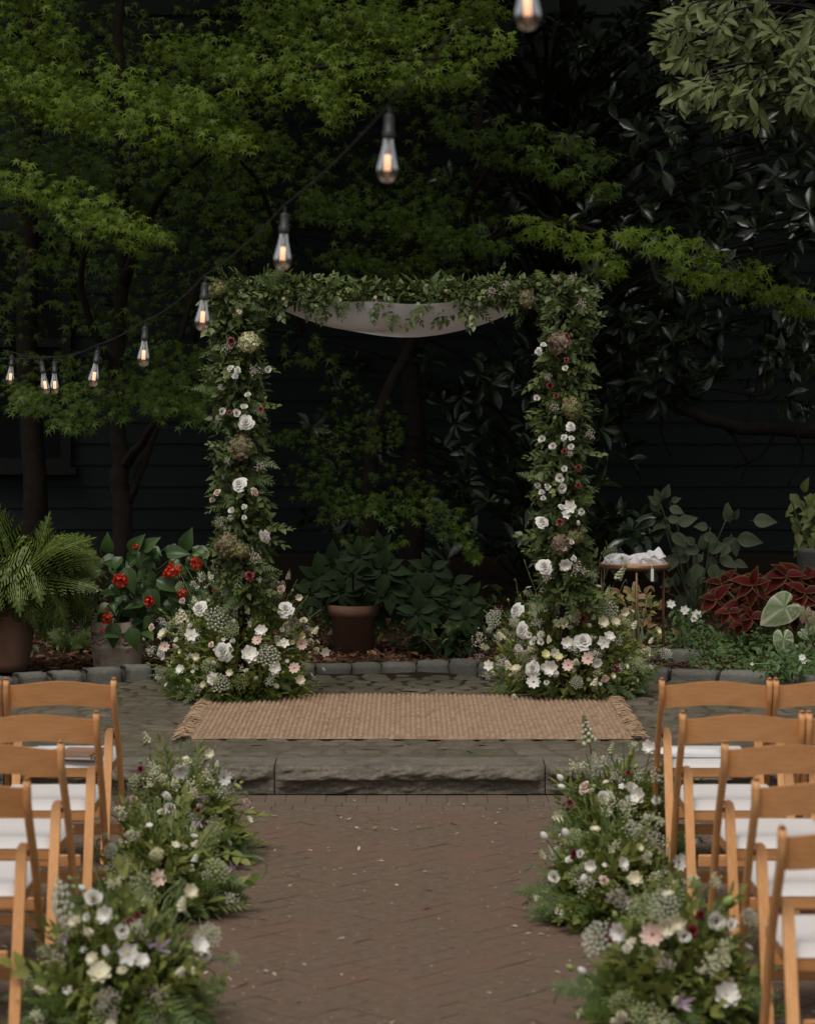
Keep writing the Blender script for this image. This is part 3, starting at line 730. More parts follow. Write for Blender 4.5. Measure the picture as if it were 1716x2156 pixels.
A([(30,835),(150,855),(300,825),(450,845)], [22,48,48,40], 15.5, 1.2); A([(120,865),(185,915)], [34,10], 15.4, 1.2); A([(330,850),(430,885)], [35,22], 15.4, 1.2)
A([(290,745),(440,770)], [34,42], 16.4, .9); A([(190,690),(340,680)], [14,22], 16.8, .7)
g.build('lower_crown', M['maple_shaded'], t)
g = G(); canopy(g, T_MAPLE, 6000, (-5.5,1.0), (14,19), (4.6,7.2), .14); g.build('added_crown', M['maple'], t)

# second maple behind the arch
t = tree('japanese_maple', 'japanese maple with shade-toned leaves behind the arch, one low branch sweeping out to the right', 'tree', (P(770,1200,18)[0], 18, bed_z(-.3,18)), 'japanese maples behind the arch')
g = G(); b0 = wl(t)
limb(g, [b0-np.array((0,0,.1)), B(775,1100,18), B(790,900,18), B(870,720,18), B(950,600,17.6), B(1100,470,16.8), B(1300,500,16), B(1450,560,15.4), B(1620,615,15)], .075, .008, 9)
limb(g, [B(880,710,18), B(800,560,17.4), B(700,470,17)], .04, .01); limb(g, [B(960,590,17.6), B(1000,400,17), B(1120,300,16.6), B(1270,380,16.2)], .035, .006)
limb(g, [B(1020,400,17), B(1010,200,17), B(1040,-100,17), B(1000,-400,17)], .03, .02)
limb(g, [B(780,1130,18), B(850,1080,17.2), B(970,1120,16.6)], .025, .006); limb(g, [B(790,950,18), B(700,930,17.4), B(620,920,17)], .02, .006)
g.build('trunk', M['bark'], t)
g = G()
A([(1090,470),(1180,492),(1260,540),(1320,592)], [16,28,26,10], 15.7, 1.1, .07); A([(1300,485),(1400,520),(1520,572),(1620,605),(1710,648)], [14,28,34,26,8], 15.2, 1.3, .07)
A([(1420,555),(1475,605)], [22,10], 15.2, 1.1, .07)
g.build('crown', M['maple'], t)
g = G()
A([(640,330),(820,400),(1020,520)], [80,110,60], 18., .45, size=.075, depth=.7); A([(620,700),(700,820),(820,900)], [40,50,40], 18.2, .3, size=.07, depth=.6); A([(620,1000),(760,1020),(900,1000)], [50,50,40], 17.8, .4, depth=.6)
A([(630,440),(760,450),(880,472),(1060,525)], [20,48,45,14], 16.0, 1.3); A([(690,545),(850,560),(960,565)], [22,44,26], 16.2, 1.2); 
A([(910,262),(1000,290),(1110,292),(1290,335)], [14,22,36,14], 16.4, 1., .07); A([(1080,335),(1200,360),(1290,415)], [22,34,10], 16.2, 1., .07)
A([(890,400),(950,432)], [16,20], 17, .9, .065); A([(1000,320),(1060,335)], [14,16], 16.5, .9, .07)
A([(570,925),(700,930),(840,915)], [16,34,22], 17.2, .75); A([(650,1000),(720,1040),(690,1110)], [28,34,20], 17, .75)
A([(740,1065),(880,1065),(950,1095),(1005,1175)], [22,38,36,8], 16.4, 1.15); A([(740,1135),(840,1145)], [20,18], 16.6, .9)
g.build('lower_crown', M['maple_shaded'], t)
g = G(); canopy(g, T_MAPLE, 4600, (-1,4.5), (15,20), (4.9,7.6), .14); g.build('added_crown', M['maple_shaded'], t)

# magnolia with long glossy leaves in whorls
t = tree('magnolia_tree', 'dark glossy leaved magnolia filling the right background behind the arch', 'tree', (P(1130,1200,19.4)[0], 19.4, bed_z(1,19.4)))
g = G(); b0 = wl(t)
limb(g, [b0-np.array((0,0,.1)), B(1120,1000,19.4), B(1140,700,19.4), B(1180,300,19.4), B(1200,-100,19.4), B(1220,-600,19.4)], .12, .05, 10)
whorl = []
for (u0,v0,u1,v1,n,d0,d1) in ((960,0,1400,300,80,18,20),(950,300,1330,600,54,17.8,19.6),(1300,260,1730,640,84,16.9,19),(1400,-40,1730,260,46,17,19),(1250,580,1500,850,26,17.5,19.5),(1300,640,1730,840,24,17.5,19),(640,720,1010,1120,30,18,20),(930,850,1120,1200,22,17.4,19),(1000,700,1130,860,10,17.5,19),(1250,860,1330,1160,14,17,18.5),(600,-20,960,120,14,18,20),(0,380,640,760,16,19,20.4),(1260,1050,1360,1200,8,16.6,17.4)):
    for k in range(int(n*1.5)): whorl.append(P(random.uniform(u0,u1), random.uniform(v0,v1), random.uniform(d0,d1)))
whorl = np.array(whorl)
for w in whorl[::3]:
    c = B(1150, 600, 19.4); c[2] = min(w[2]-.2, 5); limb(g, [c*np.array((1,1,0))+np.array((0,0,max(.6,w[2]-.9))), (c+w)/2*np.array((1,1,0))+np.array((0,0,w[2]-.25)), w], .022, .007, 5)
g.build('trunk', M['bark'], t)
g = G()
for w in whorl:
    m = random.randint(5,10); a = rng.uniform(0,2*np.pi,m); ax = norm(np.array((random.gauss(0,.7), random.gauss(-.4,.5), random.gauss(.5,.6))))
    x = norm(np.cross(ax,(.2,.3,1))); y = np.cross(ax,x); el = rng.uniform(-.2,1.3,m)
    d = np.cos(a)[:,None]*x + np.sin(a)[:,None]*y + el[:,None]*ax
    g.inst(T_MAG, np.repeat(w[None],m,0), RY(d, ax+rng.normal(0,.15,(m,3))), rng.uniform(.09,.21,m))
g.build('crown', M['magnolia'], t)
g = G(); canopy(g, T_MAG, 3200, (-3,6.5), (17,21), (5.2,8.6), .24); g.build('added_crown', M['magnolia'], t)

# pale narrow leaved laurel, upper right
t = tree('laurel_tree', 'pale grey green narrow leaved tree hanging into the upper right corner', 'tree', (2.95, 15.6, bed_z(2.95,15.6)))
g = G(); limb(g, [(2.95,15.6,.1),(3.0,15.6,1.5),(2.95,15.5,3),(2.9,15.4,4.6),(2.85,15.4,6.2)], .09, .04, 9)
tips = []
for (u,v,r) in ((1400,75,16),(1450,60,34),(1440,120,32),(1420,190,18),(1500,30,45),(1520,110,50),(1480,200,30),(1560,190,45),(1600,60,60),(1620,150,60),(1590,240,26),(1680,60,60),(1690,150,55),(1700,225,30),(1660,215,40),(1530,240,18)):
    for k in range(max(2,int(r*.2))): tips.append(P(u+random.gauss(0,r*.55), v+random.gauss(0,r*.5), 14.3+random.gauss(0,.42)))
tips = np.array(tips); T_LAUR = leaf_t(1,.33,5,'obov',.2,.28)
for w in tips[::2]: limb(g, [(2.9,15.4,max(2.6,w[2]+.25)), (w+np.array((2.9,15.4,w[2])))/2+np.array((0,0,.25)), w+np.array((.1,.1,.1)), w], .016, .003, 4)
g.build('trunk', M['bark'], t)
g = G()
for w in tips:
    m = random.randint(7,12); a = rng.uniform(0,2*np.pi,m); ax = norm(np.array((random.gauss(-.35,.5), -.4, random.gauss(-.3,.5)))); d = np.stack([np.cos(a), np.sin(a)*.6, np.sin(a)],-1)*.8 + ax
    g.inst(T_LAUR, w+ax*rng.uniform(-.09,.02,(m,1))+rng.normal(0,.012,(m,3)), RY(d, rng.normal(0,.35,(m,3))+np.array((0,-.8,.8))), rng.uniform(.085,.145,m))
g.build('crown', M['laurel'], t)
g = G(); canopy(g, T_LANCE, 1500, (1.8,5), (13.6,17), (4.45,6.6), .18); g.build('added_crown', M['laurel'], t)

# bare limbed tree on the right, and plain dark trunks
t = tree('crooked_tree', 'dark tree with a thick crooked bare limb reaching across the teal wall', 'tree', (3.75, 18.6, bed_z(3.7,18.6)))
g = G(); limb(g, [(3.75,18.6,0),(3.7,18.6,1.0),(3.72,18.6,2.2),(3.6,18.6,4),(3.5,18.6,6.5)], .16, .07, 10)
limb(g, [B(1850,915,18.6), B(1716,905,18.4), B(1560,898,18.3), B(1460,872,18.2), B(1400,850,18.3), B(1330,830,18.6)], .085, .03, 8)
for q in ([(1440,865),(1490,815),(1530,770),(1610,735)], [(1490,815),(1600,832),(1640,800)], [(1560,898),(1590,830),(1600,700)], [(1520,885),(1570,965),(1560,1010)], [(1640,900),(1600,960),(1545,985)], [(1670,900),(1690,960),(1660,1020)], [(1400,850),(1390,900),(1410,960)]):
    limb(g, [B(u,v,18.3+.1*k) for k,(u,v) in enumerate(q)], .022, .006, 5)
g.build('trunk', M['bark'], t)
g = G(); 
for (u0,v0,u1,v1,n) in ((1600,640,1720,800,90),(1560,700,1720,760,60),(1640,820,1720,880,24),(1290,640,1420,760,50)):
    k = n; p = np.array([P(random.uniform(u0,u1), random.uniform(v0,v1), random.uniform(17.8,18.8)) for _ in range(k)]); g.inst(T_MAG, p, RY(rng.normal(0,1,(k,3))+np.array((0,0,-.6)), rng.normal(0,.5,(k,3))+np.array((0,-.6,.8))), rng.uniform(.1,.17,k))
canopy(g, T_OVATE, 1200, (2,6.5), (17,20.5), (5.4,8), .22)  # unseen leaves overhead, added for their shade
g.build('crown', M['magnolia'], t)
for (u, d, r, top, lab) in ((866,19.0,.11,620,'straight dark trunk framed by the middle of the arch'),(512,18.6,.1,-200,'slim upright dark trunk left of the arch, its top out of the picture'),(62,19.2,.12,-200,'dark trunk at the far left beside the dim window')):
    x = P(u,900,d)[0]; t = tree('shade_tree', lab, 'tree', (x, d, bed_z(x,d)), 'dark trunks under the canopy')
    g = G(); limb(g, [(x,d,0),(x+.03,d,1.2),(x-.02,d,2.6),(x+.05,d,4.4),(x+.02,d,6.4)], r, r*.5, 9); g.build('trunk', M['bark'], t)
    g = G(); canopy(g, T_OVATE, 2400, (x-1.6,x+1.6), (d-1.4,d+1.8), (5.6,8.2), .2); g.build('crown', M['magnolia'], t)  # these crowns are all out of view, added to darken the background

# ------------------------------------------------------------------ FLORAL ARCH
AD = 13.5; AB = PLAT
def ax_(u, d=AD): return (u - W0/2)/FPX*d
XL, XR, ZT = ax_(512), ax_(1188), CAMH - (628-HOR)/FPX*AD
arch = tag(empty('flower_arch', (0, AD, AB)), 'tall square wedding arch wrapped in greenery and white flowers behind the jute rug', 'arch')
for x in (XL, XR):
    g = G(); box(g, (x, AD, (AB+ZT)/2), (.05,.05,ZT-AB), bev=.006); g.build('post', M['bark'], arch, False)
g = G(); box(g, (0, AD, ZT+.028), (XR-XL+.1,.05,.05), bev=.006); g.build('beam', M['bark'], arch, False)
# cloth sling under the beam
g = G()
def swag(u, v):
    x0, x1 = ax_(566), ax_(1114); x = x0 + u*(x1-x0); s = (2*u-1); sag = .186*(1-np.abs(s)**2.4); th = (v-.5)*2
    y = AD + .15 + .25*th*(.35+.65*(1-s*s)); z = ZT - .02 - sag*(1-np.abs(th)**2.6) - .012*np.sin(th*5+s*3)*(1-s*s) - .005*np.sin(s*9+th*6)*(1-s*s)
    z = z - .03*(1-np.abs(th))*0; return np.stack([x, y, z], -1)
grid(60, 24, swag, g); g.build('fabric_swag', M['linen'], arch)

SPR = {}
for nm, mt, lt, n, ls in (('ruscus','garland',T_LANCE,13,.34),('lemon','lemonleaf',T_ROUND,7,.4),('salal','garland',T_OVATE,9,.36)):
    SPR[nm] = [sprig_t(lt, n, 1., ls) for _ in range(3)]
SPF = [s.mesh('leaf_sprig', [M['fill'], M['stem']]) for nm in ('ruscus','lemon','salal') for s in SPR[nm]]
SPM = [(s.mesh('leaf_sprig', [M[mt], M['stem']])) for nm, mt in (('ruscus','garland'),('lemon','lemonleaf'),('salal','garland')) for s in SPR[nm]]
FERNG = [fern_t(12, 1., .66, c, 4, wide=1.45) for c in (.25,.5,.8)]
FERNM = [f.mesh('fern_frond', [M['fern'], M['stem']]) for f in FERNG]
def garland(part, pts, rad, nfill, nspr, nfern, front=True, hang=False):
    pts = np.array(pts); L = len(pts); axd = norm(pts[-1]-pts[0])
    def smp(n):
        t = rng.random(n)*(L-1); i = np.minimum(t.astype(int), L-2); c = pts[i] + (pts[i+1]-pts[i])*(t-i)[:,None]
        a = rng.uniform(0, 2*np.pi, n); r = np.stack([np.cos(a), np.sin(a), np.zeros(n)], -1) if abs(axd[2]) > .5 else np.stack([np.zeros(n), np.cos(a), np.sin(a)], -1)
        return c, r
    g = G()
    for lt, m_, k, sz in ((T_LANCE,0,.4,.058),(T_OVATE,0,.35,.052),(T_ROUND,1,.25,.048)):
        n = int(nfill*k); c, r = smp(n); q = np.sqrt(rng.random(n))[:,None]*rad*1.05
        d = r*.8 + rng.normal(0,.6,(n,3)) + np.array((0,-.15,-.12)); g.inst(lt, c+r*q, RY(d, r+np.array((0,-.5,.6))+rng.normal(0,.3,(n,3))), sz*rng.uniform(.7,1.25,n), m_)
    tag(g.build('foliage', [M['garland'], M['lemonleaf']], part), kind='stuff')
    for kind, n in (('leaf_sprig', nspr), ('fern_frond', nfern)):
        c, r = smp(n)
        if front: r[:,1] = np.where(rng.random(n) < .75, -np.abs(r[:,1]), r[:,1])
        for i in range(n):
            d = r[i]*.9 + np.array((rng.normal(0,.45), -.15, rng.normal(-.1,.55))) + axd*rng.normal(0,.5)
            if hang and rng.random() < .28: d = np.array((rng.normal(0,.4), -.2, -1.))
            nn = r[i]*.7 + np.array((0,-.6,.5))
            me = random.choice(SPM) if kind == 'leaf_sprig' else random.choice(FERNM)
            put(kind, me, c[i]+r[i]*rad*rng.uniform(.35,.8), RY(d, nn)[0], rng.uniform(.08,.17) if kind == 'leaf_sprig' else rng.uniform(.11,.2), part)
def flower(part, u, v, px, kind, color, ctr='centre', surf=None, d=None, jit=.35, name=None, up=.35):
    """a flower head of apparent width px at (u, v), on the arrangement's surface"""
    dd = surf(u, v)-.02 if surf else d; pos = P(u, v, dd); rad = px/2/FPX*dd*1.02
    n = np.array((random.gauss(0,jit)+(u-surf.cu)/260. if surf else random.gauss(0,jit), -1., up+random.gauss(0,jit)))
    if kind == 'hydrangea': rad *= .88; pos = pos + np.array((0,.035,0))
    if kind in ('flower_spike','stock'): n = np.array((random.gauss((u-surf.cu)/300. if surf else 0,.15), -.35, 1.)); rad *= .5 if kind == 'flower_spike' else .62
    if kind in ('bud','tulip'): n = np.array((random.gauss((u-surf.cu)/200.,.4), -.4, .8)); rad *= .95
    if kind == 'baby_breath' or kind == 'bead_spray': n = np.array((random.gauss((u-surf.cu)/300.,.3), -.7, .7)); rad *= 1.25
    return put(name or kind, fmesh(kind, color, ctr), pos, RZ(n)[0], rad, part)
def column_surf(xc, d0, r):
    def f(u, v):
        x = (u-W0/2)/FPX*d0 - xc; return d0 - .03 - math.sqrt(max(.1, 1-(x/(r*1.1))**2))*r*1.15
    f.cu = xc/d0*FPX + W0/2; return f
CO = {'R':('rose','white'),'r':('spray_rose','white'),'b':('lisianthus','cream'),'w':('lisianthus','white'),'p':('spray_rose','pink'),'d':('blossom','white','centre_yellow'),'D':('double_blossom','white','centre_yellow'),
 'k':('anemone','white','centre'),'P':('anemone','pink','centre_red'),'c':('double_blossom','cream','centre_yellow'),'y':('double_blossom','yellow','centre_yellow'),'s':('stock','cream'),'S':('stock','white'),
 'L':('lace_flower','lace'),'g':('lace_flower','lacegreen'),'h':('baby_breath','dusky'),'H':('baby_breath','lace'),'B':('bead_spray','beads'),'C':('hydrangea','hyd_cream'),'G':('hydrangea','hyd_green'),'N':('hydrangea','hyd_brown'),'K':('hydrangea','hyd_pink'),
 'x':('spray_rose','red'),'X':('spray_rose','burg'),'v':('clematis','purple'),'o':('bud','bud'),'O':('bud','white'),'t':('tulip','white'),'T':('flower_spike','beads'),'m':('tulip','white')}
def flowers(part, lst, surf, tf=lambda x, y: (x, y), k=1.):
    for x, y, s, c in lst:
        u, v = tf(x, y); q = CO[c]; flower(part, u, v, s*k, q[0], q[1], q[2] if len(q) > 2 else 'centre', surf)
cl = empty('column_garland', (XL, AD, AB+.3), arch); cr = empty('column_garland', (XR, AD, AB+.3), arch); bg_ = empty('beam_garland', (0, AD, ZT), arch)
garland(cl, [(XL-.0,AD,AB+.55),(XL+.01,AD,AB+1.),(XL-.03,AD,AB+1.7),(XL-.04,AD,ZT+.05)], .142, 3000, 120, 40)
garland(cr, [(XR+.02,AD,AB+.55),(XR-.02,AD,AB+1.),(XR-.01,AD,AB+1.7),(XR+.02,AD,ZT+.1)], .142, 3000, 120, 44)
garland(bg_, [(XL-.1,AD,ZT+.03),(XL*.55,AD,ZT+.04),(0,AD,ZT+.005),(XR*.55,AD,ZT+.035),(XR+.08,AD,ZT+.04)], .072, 2600, 120, 46, hang=True)
flowers(cl, [(524,720,52,'C'),(458,608,44,'G'),(487,718,26,'X'),(476,740,34,'h'),(484,775,20,'r'),(501,779,19,'r'),(478,791,18,'r'),(497,791,18,'r'),(531,790,40,'h'),(565,778,18,'w'),(522,831,16,'w'),(515,857,18,'w'),(499,869,20,'w'),(468,866,18,'w'),(461,888,24,'H'),(517,889,38,'R'),(549,861,17,'x'),(483,868,14,'x'),
 (507,943,62,'N'),(546,990,34,'h'),(477,975,22,'H'),(503,1018,37,'R'),(457,1036,20,'p'),(447,1052,16,'p'),(538,1036,24,'p'),(488,1074,18,'w'),(514,1067,15,'r'),(486,1088,15,'r'),(515,1090,14,'w'),(500,1050,8,'o'),(555,1132,33,'R'),(480,1150,62,'N'),(465,1108,34,'h'),(535,1180,42,'h'),(526,1212,26,'x'),(508,1160,40,'G'),(545,1225,20,'H'),(560,838,10,'o'),(470,820,22,'H'),(505,655,14,'p'),(452,700,12,'o')], column_surf(XL, AD, .155))
flowers(cr, [(1178,722,56,'K'),(1192,708,18,'x'),(1133,740,22,'r'),(1144,724,16,'r'),(1139,752,14,'H'),(1192,757,15,'x'),(1190,775,15,'w'),(1158,812,20,'x'),(1170,832,15,'x'),(1130,838,16,'w'),(1153,802,26,'h'),(1168,864,32,'h'),(1205,860,52,'G'),(1202,897,24,'R'),(1186,921,18,'r'),(1203,922,16,'r'),(1140,924,19,'w'),(1163,939,19,'w'),(1202,941,16,'w'),(1240,925,36,'h'),(1188,950,16,'x'),(1200,962,22,'H'),(1218,984,17,'x'),(1188,987,16,'w'),(1178,1007,22,'w'),(1183,1028,24,'w'),
 (1135,1007,18,'r'),(1133,1022,18,'r'),(1153,1024,18,'r'),(1140,1035,17,'r'),(1143,1048,15,'r'),(1218,1022,18,'x'),(1200,1067,30,'d'),(1182,1066,16,'r'),(1224,1077,17,'w'),(1190,1084,22,'d'),(1178,1098,22,'x'),(1141,1097,33,'R'),(1217,1101,15,'O'),(1183,1147,48,'K'),(1213,1129,40,'G'),(1203,1141,14,'w'),(1186,1154,17,'w'),(1146,1191,38,'R'),(1190,1188,28,'D'),(1209,1175,19,'r'),(1216,1212,50,'h'),(1150,1225,32,'h'),(1168,880,14,'o'),(1221,650,36,'h'),(1200,594,30,'h')], column_surf(XR, AD, .155))
def beam_surf(u, v): return AD - .11
beam_surf.cu = 850
flowers(bg_, [(1110,630,46,'N'),(1032,622,38,'h'),(1063,608,34,'h'),(1165,590,26,'h'),(505,618,14,'p'),(730,610,9,'p'),(790,625,9,'p'),(880,640,10,'r'),(596,628,10,'p'),(940,612,9,'p'),(1010,640,10,'r'),(650,610,8,'p')], beam_surf)

# ------------------------------------------------------------------ GROUND FLOWER ARRANGEMENTS
def arrangement(label, uc, vb, z0, rx, h, lst, tf, k, nfill=1400, nspr=26, nfern=22, group=None, extra=60, ry=None, fsc=(.15,.22)):
    c = gz(uc, vb, z0); d0 = c[1] + rx*.55; c = np.array(((uc-W0/2)/FPX*d0, d0, z0)); ry = ry or rx
    a = tag(empty('flower_arrangement', c), label, 'flower arrangement', group)
    def surf(u, v):
        x = ((u-W0/2)/FPX*d0 - c[0])/rx; z = (CAMH-(v-HOR)/FPX*d0 - z0)/h
        return d0 - ry*.95*math.sqrt(max(.0, 1-min(1,abs(x))**2.2)*max(.03, 1-max(0,min(1,z))**2)) - .035
    surf.cu = uc
    # greenery
    g = G(); n = int(nfill*1.7); di = norm(rng.normal(0,1,(n,3))+np.array((0,-.35,.25))); di[:,2] = np.abs(di[:,2]); q = rng.random(n)**.45
    p = c + di*q[:,None]*np.array((rx,ry,h))*.86; p[:,2] = np.maximum(p[:,2], z0+.02)
    kk = rng.choice(3, n, p=(.4,.35,.25)); dr = di*np.array((.8,.8,.6)) + rng.normal(0,.5,(n,3)) + np.array((0,-.1,.25))
    for j, (lt, sz) in enumerate(((T_LANCE,.07),(T_OVATE,.06),(T_ROUND,.05))):
        mk = kk == j; m = mk.sum(); g.inst(lt, p[mk], RY(dr[mk], di[mk]*.6+np.array((0,-.5,.7))+rng.normal(0,.35,(m,3))), sz*rng.uniform(.6,1.25,m), 0)
    # grassy stems and tendrils
    for i in range(80):
        e = norm(rng.normal(0,1,3)+np.array((0,-.3,.9))); e[2] = abs(e[2]); b = c + np.array((0,0,.05)); tip = c + e*np.array((rx,ry,h))*random.uniform(.95,1.25)
        tube(g, smoothpath([b, (b+tip)/2+rng.normal(0,.03,3), tip, tip+e*.02+rng.normal(0,.015,3)-np.array((0,0,.015))],3), [.0024]*9+[.0014], 4, 1)
    tag(g.build('foliage', [M['fill'], M['stem']], a), kind='stuff')
    for i in range(nfern):
        an = math.pi*(1 + (i+.5)/nfern) if i % 3 else random.uniform(0,2*math.pi); d = np.array((math.cos(an), math.sin(an), random.uniform(-.06,.22)))
        put('fern_frond', random.choice(FERNM), c + np.array((d[0]*rx*.6, d[1]*ry*.62, random.uniform(.05,.16))), RY(d+np.array((0,-.1,random.choice([-.5,-.35,-.2,.2]))), (0,-1,.5))[0], random.uniform(*fsc), a)
    for i in range(nspr):
        e = norm(rng.normal(0,1,3)+np.array((0,-.5,.3))); e[2] = abs(e[2])
        put('leaf_sprig', random.choice(SPF), c + e*np.array((rx,ry,h))*random.uniform(.6,.85), RY(e+rng.normal(0,.35,3)+np.array((0,0,.2)), e+np.array((0,-.4,.6)))[0], random.uniform(.12,.2), a)
    flowers(a, lst, surf, tf, k)
    # small filler: beads, baby's breath, green buds, little pale blooms
    for i in range(extra):
        e = norm(rng.normal(0,1,3)+np.array((0,-.8,.35))); e[2] = abs(e[2])*.95+.12; e = norm(e)
        kd, co, s = random.choice([('leaf_sprig',None,.085),('bead_spray','beads',.05),('baby_breath','lace',.052),('baby_breath','dusky',.052),('bud','bud',.011),('bud','bud',.014),('lace_flower','lacegreen',.045),('blossom','cream',.016),('blossom','white',.014),('bead_spray','beads',.045),('stock','cream',.022),('lisianthus','white',.017),('double_blossom','cream',.017)])
        if co is None:
            put(kd, random.choice(SPF), c + e*np.array((rx,ry,h))*.9, RY(e+np.array((0,-.1,.7))+rng.normal(0,.3,3), e+np.array((0,-.6,.4)))[0], s*random.uniform(.8,1.4), a); continue
        put(kd, fmesh(kd, co, 'centre_yellow'), c + e*np.array((rx,ry,h))*random.uniform(.88,1.1), RZ(e+np.array((0,-.3,.5))+rng.normal(0,.2,3))[0], s*random.uniform(.8,1.2), a)
    return a
zl = lambda x, y: (288.6+x*.2523, 1154.6+y*.2523); zr = lambda x, y: (974.1+x*.2523, 1154.6+y*.2523)
g_arch = 'flower mounds at the feet of the arch'
arrangement('white and blush flower mound at the foot of the left arch column', 502, 1478, PLAT, .465, .70,
 [(520,495,138,'R'),(1240,500,150,'R'),(715,860,172,'R'),(195,880,120,'R'),(818,480,80,'k'),(675,590,205,'L'),(1100,905,190,'L'),(690,1125,165,'L'),(450,725,112,'d'),(1040,690,100,'D'),(635,1085,112,'d'),(1230,790,85,'d'),(1008,770,86,'P'),(1370,795,96,'P'),(1315,1000,92,'P'),(235,820,86,'P'),(1205,345,86,'p'),(380,440,66,'p'),(120,655,70,'p'),(1360,1100,84,'c'),(385,570,180,'s'),(345,600,120,'s'),(230,720,108,'c'),(755,370,96,'D'),(730,385,60,'w'),(1000,290,110,'D'),(940,890,140,'D'),(370,1015,84,'D'),(1350,410,60,'c'),(875,990,48,'v'),(1570,860,85,'d'),(365,860,44,'y'),(1295,780,46,'y'),(1375,730,60,'y'),(620,235,58,'r'),(540,260,46,'w'),(1170,770,100,'h'),(1490,690,110,'s'),(1390,600,70,'b'),(560,1140,60,'c'),(775,1040,60,'c'),(1150,1000,100,'D'),(1090,230,110,'g'),(800,660,110,'g'),(1250,850,60,'X'),(1160,700,44,'X'),(460,930,80,'B'),(500,905,70,'c'),(270,640,90,'H'),(440,650,60,'m'),(620,800,60,'p'),(105,860,46,'o'),(200,515,34,'o'),(60,760,40,'o'),(1300,350,34,'o'),(1470,1075,32,'v'),(940,650,60,'B'),(1260,250,110,'T'),(360,320,90,'g'),(430,1110,60,'o'),(1440,870,36,'o'),(600,960,60,'H'),(470,1010,70,'B')], zl, .265, 2300, 30, 34, g_arch, 150, ry=.42)
arrangement('white and cream flower mound at the foot of the right arch column beside the table', 1200, 1474, PLAT, .50, .68,
 [(440,510,138,'R'),(485,690,150,'R'),(1000,770,170,'R'),(580,1010,142,'R'),(555,725,60,'w'),(650,715,62,'w'),(585,780,64,'w'),(650,780,66,'w'),(465,835,72,'w'),(1175,780,115,'d'),(1045,920,105,'P'),(1115,950,90,'D'),(880,975,96,'P'),(590,1115,112,'k'),(220,975,92,'d'),(690,890,80,'y'),(800,910,76,'y'),(1165,615,98,'c'),(1270,620,80,'c'),(1345,530,78,'c'),(830,630,92,'c'),(870,790,98,'D'),(320,730,115,'s'),(720,760,100,'s'),(380,980,140,'s'),(1100,1120,120,'s'),(1430,640,110,'s'),(1000,590,86,'x'),(960,535,50,'X'),(1285,1000,100,'X'),(1190,1095,86,'p'),(1250,1065,50,'c'),(260,590,150,'L'),(920,430,160,'L'),(770,470,150,'h'),(1220,520,150,'L'),(180,780,190,'h'),(500,900,160,'h'),(690,220,100,'h'),(430,620,90,'L'),(433,1235,52,'t'),(740,1000,130,'D'),(680,990,70,'w'),(770,1040,70,'w'),(1290,250,190,'T'),(1200,390,120,'T'),(355,920,48,'v'),(610,920,56,'v'),(1620,690,70,'y'),(1570,770,84,'s'),(1690,880,110,'L'),(650,480,60,'O'),(600,550,70,'m'),(670,370,70,'m'),(1220,740,90,'D'),(450,1010,80,'c'),(950,1120,110,'L'),(1360,985,50,'y'),(760,870,80,'D'),(700,1120,50,'w'),(380,430,36,'o'),(420,770,34,'o'),(1300,930,28,'v'),(560,560,60,'B'),(770,650,90,'B'),(1080,760,60,'B'),(200,850,90,'B')], zr, .265, 2300, 30, 34, g_arch, 150, ry=.42)
z8 = lambda x, y: (180.4+x*.2313, 1529.8+y*.2313); z6 = lambda x, y: (36+x*.2943, 1804+y*.2943); z5 = lambda x, y: (1082.4+x*.2733, 1479+y*.2733); zq = lambda x, y: (858+x*.5, 1407+y*.5)
ga = 'low flower arrangements lining the aisle'
arrangement('farthest aisle arrangement on the left, nearest the stone step, with white blooms on tall stems', 388, 1822, 0, .27, .40,
 [(865,390,135,'D'),(1258,462,122,'k'),(745,635,92,'m'),(760,745,105,'w'),(695,775,70,'w'),(1030,765,70,'X'),(1030,850,96,'v'),(765,960,92,'D'),(840,990,92,'c'),(745,930,60,'x'),(500,385,88,'X'),(430,660,84,'p'),(1480,680,80,'p'),(225,875,48,'v'),(1395,555,64,'o'),(1420,510,44,'o'),(1345,450,40,'o'),(500,320,48,'o'),(965,325,66,'o'),(850,300,40,'o'),(300,620,160,'g'),(1120,250,80,'c'),(1200,340,80,'s'),(570,140,170,'T'),(660,530,180,'B'),(960,620,170,'B'),(1090,500,150,'B'),(640,400,120,'B'),(600,850,110,'H'),(1180,880,120,'g'),(340,460,110,'B'),(640,690,90,'H')], z8, 0.2798, 1150, 20, 20, ga, 44, fsc=(.14,.22))
ml = arrangement('middle aisle arrangement on the left, one pale pink dark centred bloom low in front', 342, 1936, 0, .255, .36,
 [(655,1385,135,'P'),(640,1180,125,'C'),(1000,1200,110,'S'),(970,1290,90,'S'),(1330,1290,96,'v'),(540,1365,54,'o'),(840,1430,64,'o'),(310,1290,190,'g'),(230,1130,125,'L'),(100,1220,120,'h'),(1000,1070,110,'s'),(600,1060,56,'o'),(480,1000,90,'H'),(880,1120,80,'B'),(200,1020,90,'H'),(1190,1330,60,'o')], z8, 0.2798, 1050, 18, 24, ga, 34, fsc=(.14,.22))
g = G(); tube(g, smoothpath([P(452,1806,8.4),P(478,1797,8.3),P(510,1803,8.25),P(545,1806,8.2),P(561,1820,8.2),P(556,1842,8.2),P(549,1848,8.2)],5), .004, 5); g.build('tendril', M['stem'], ml)
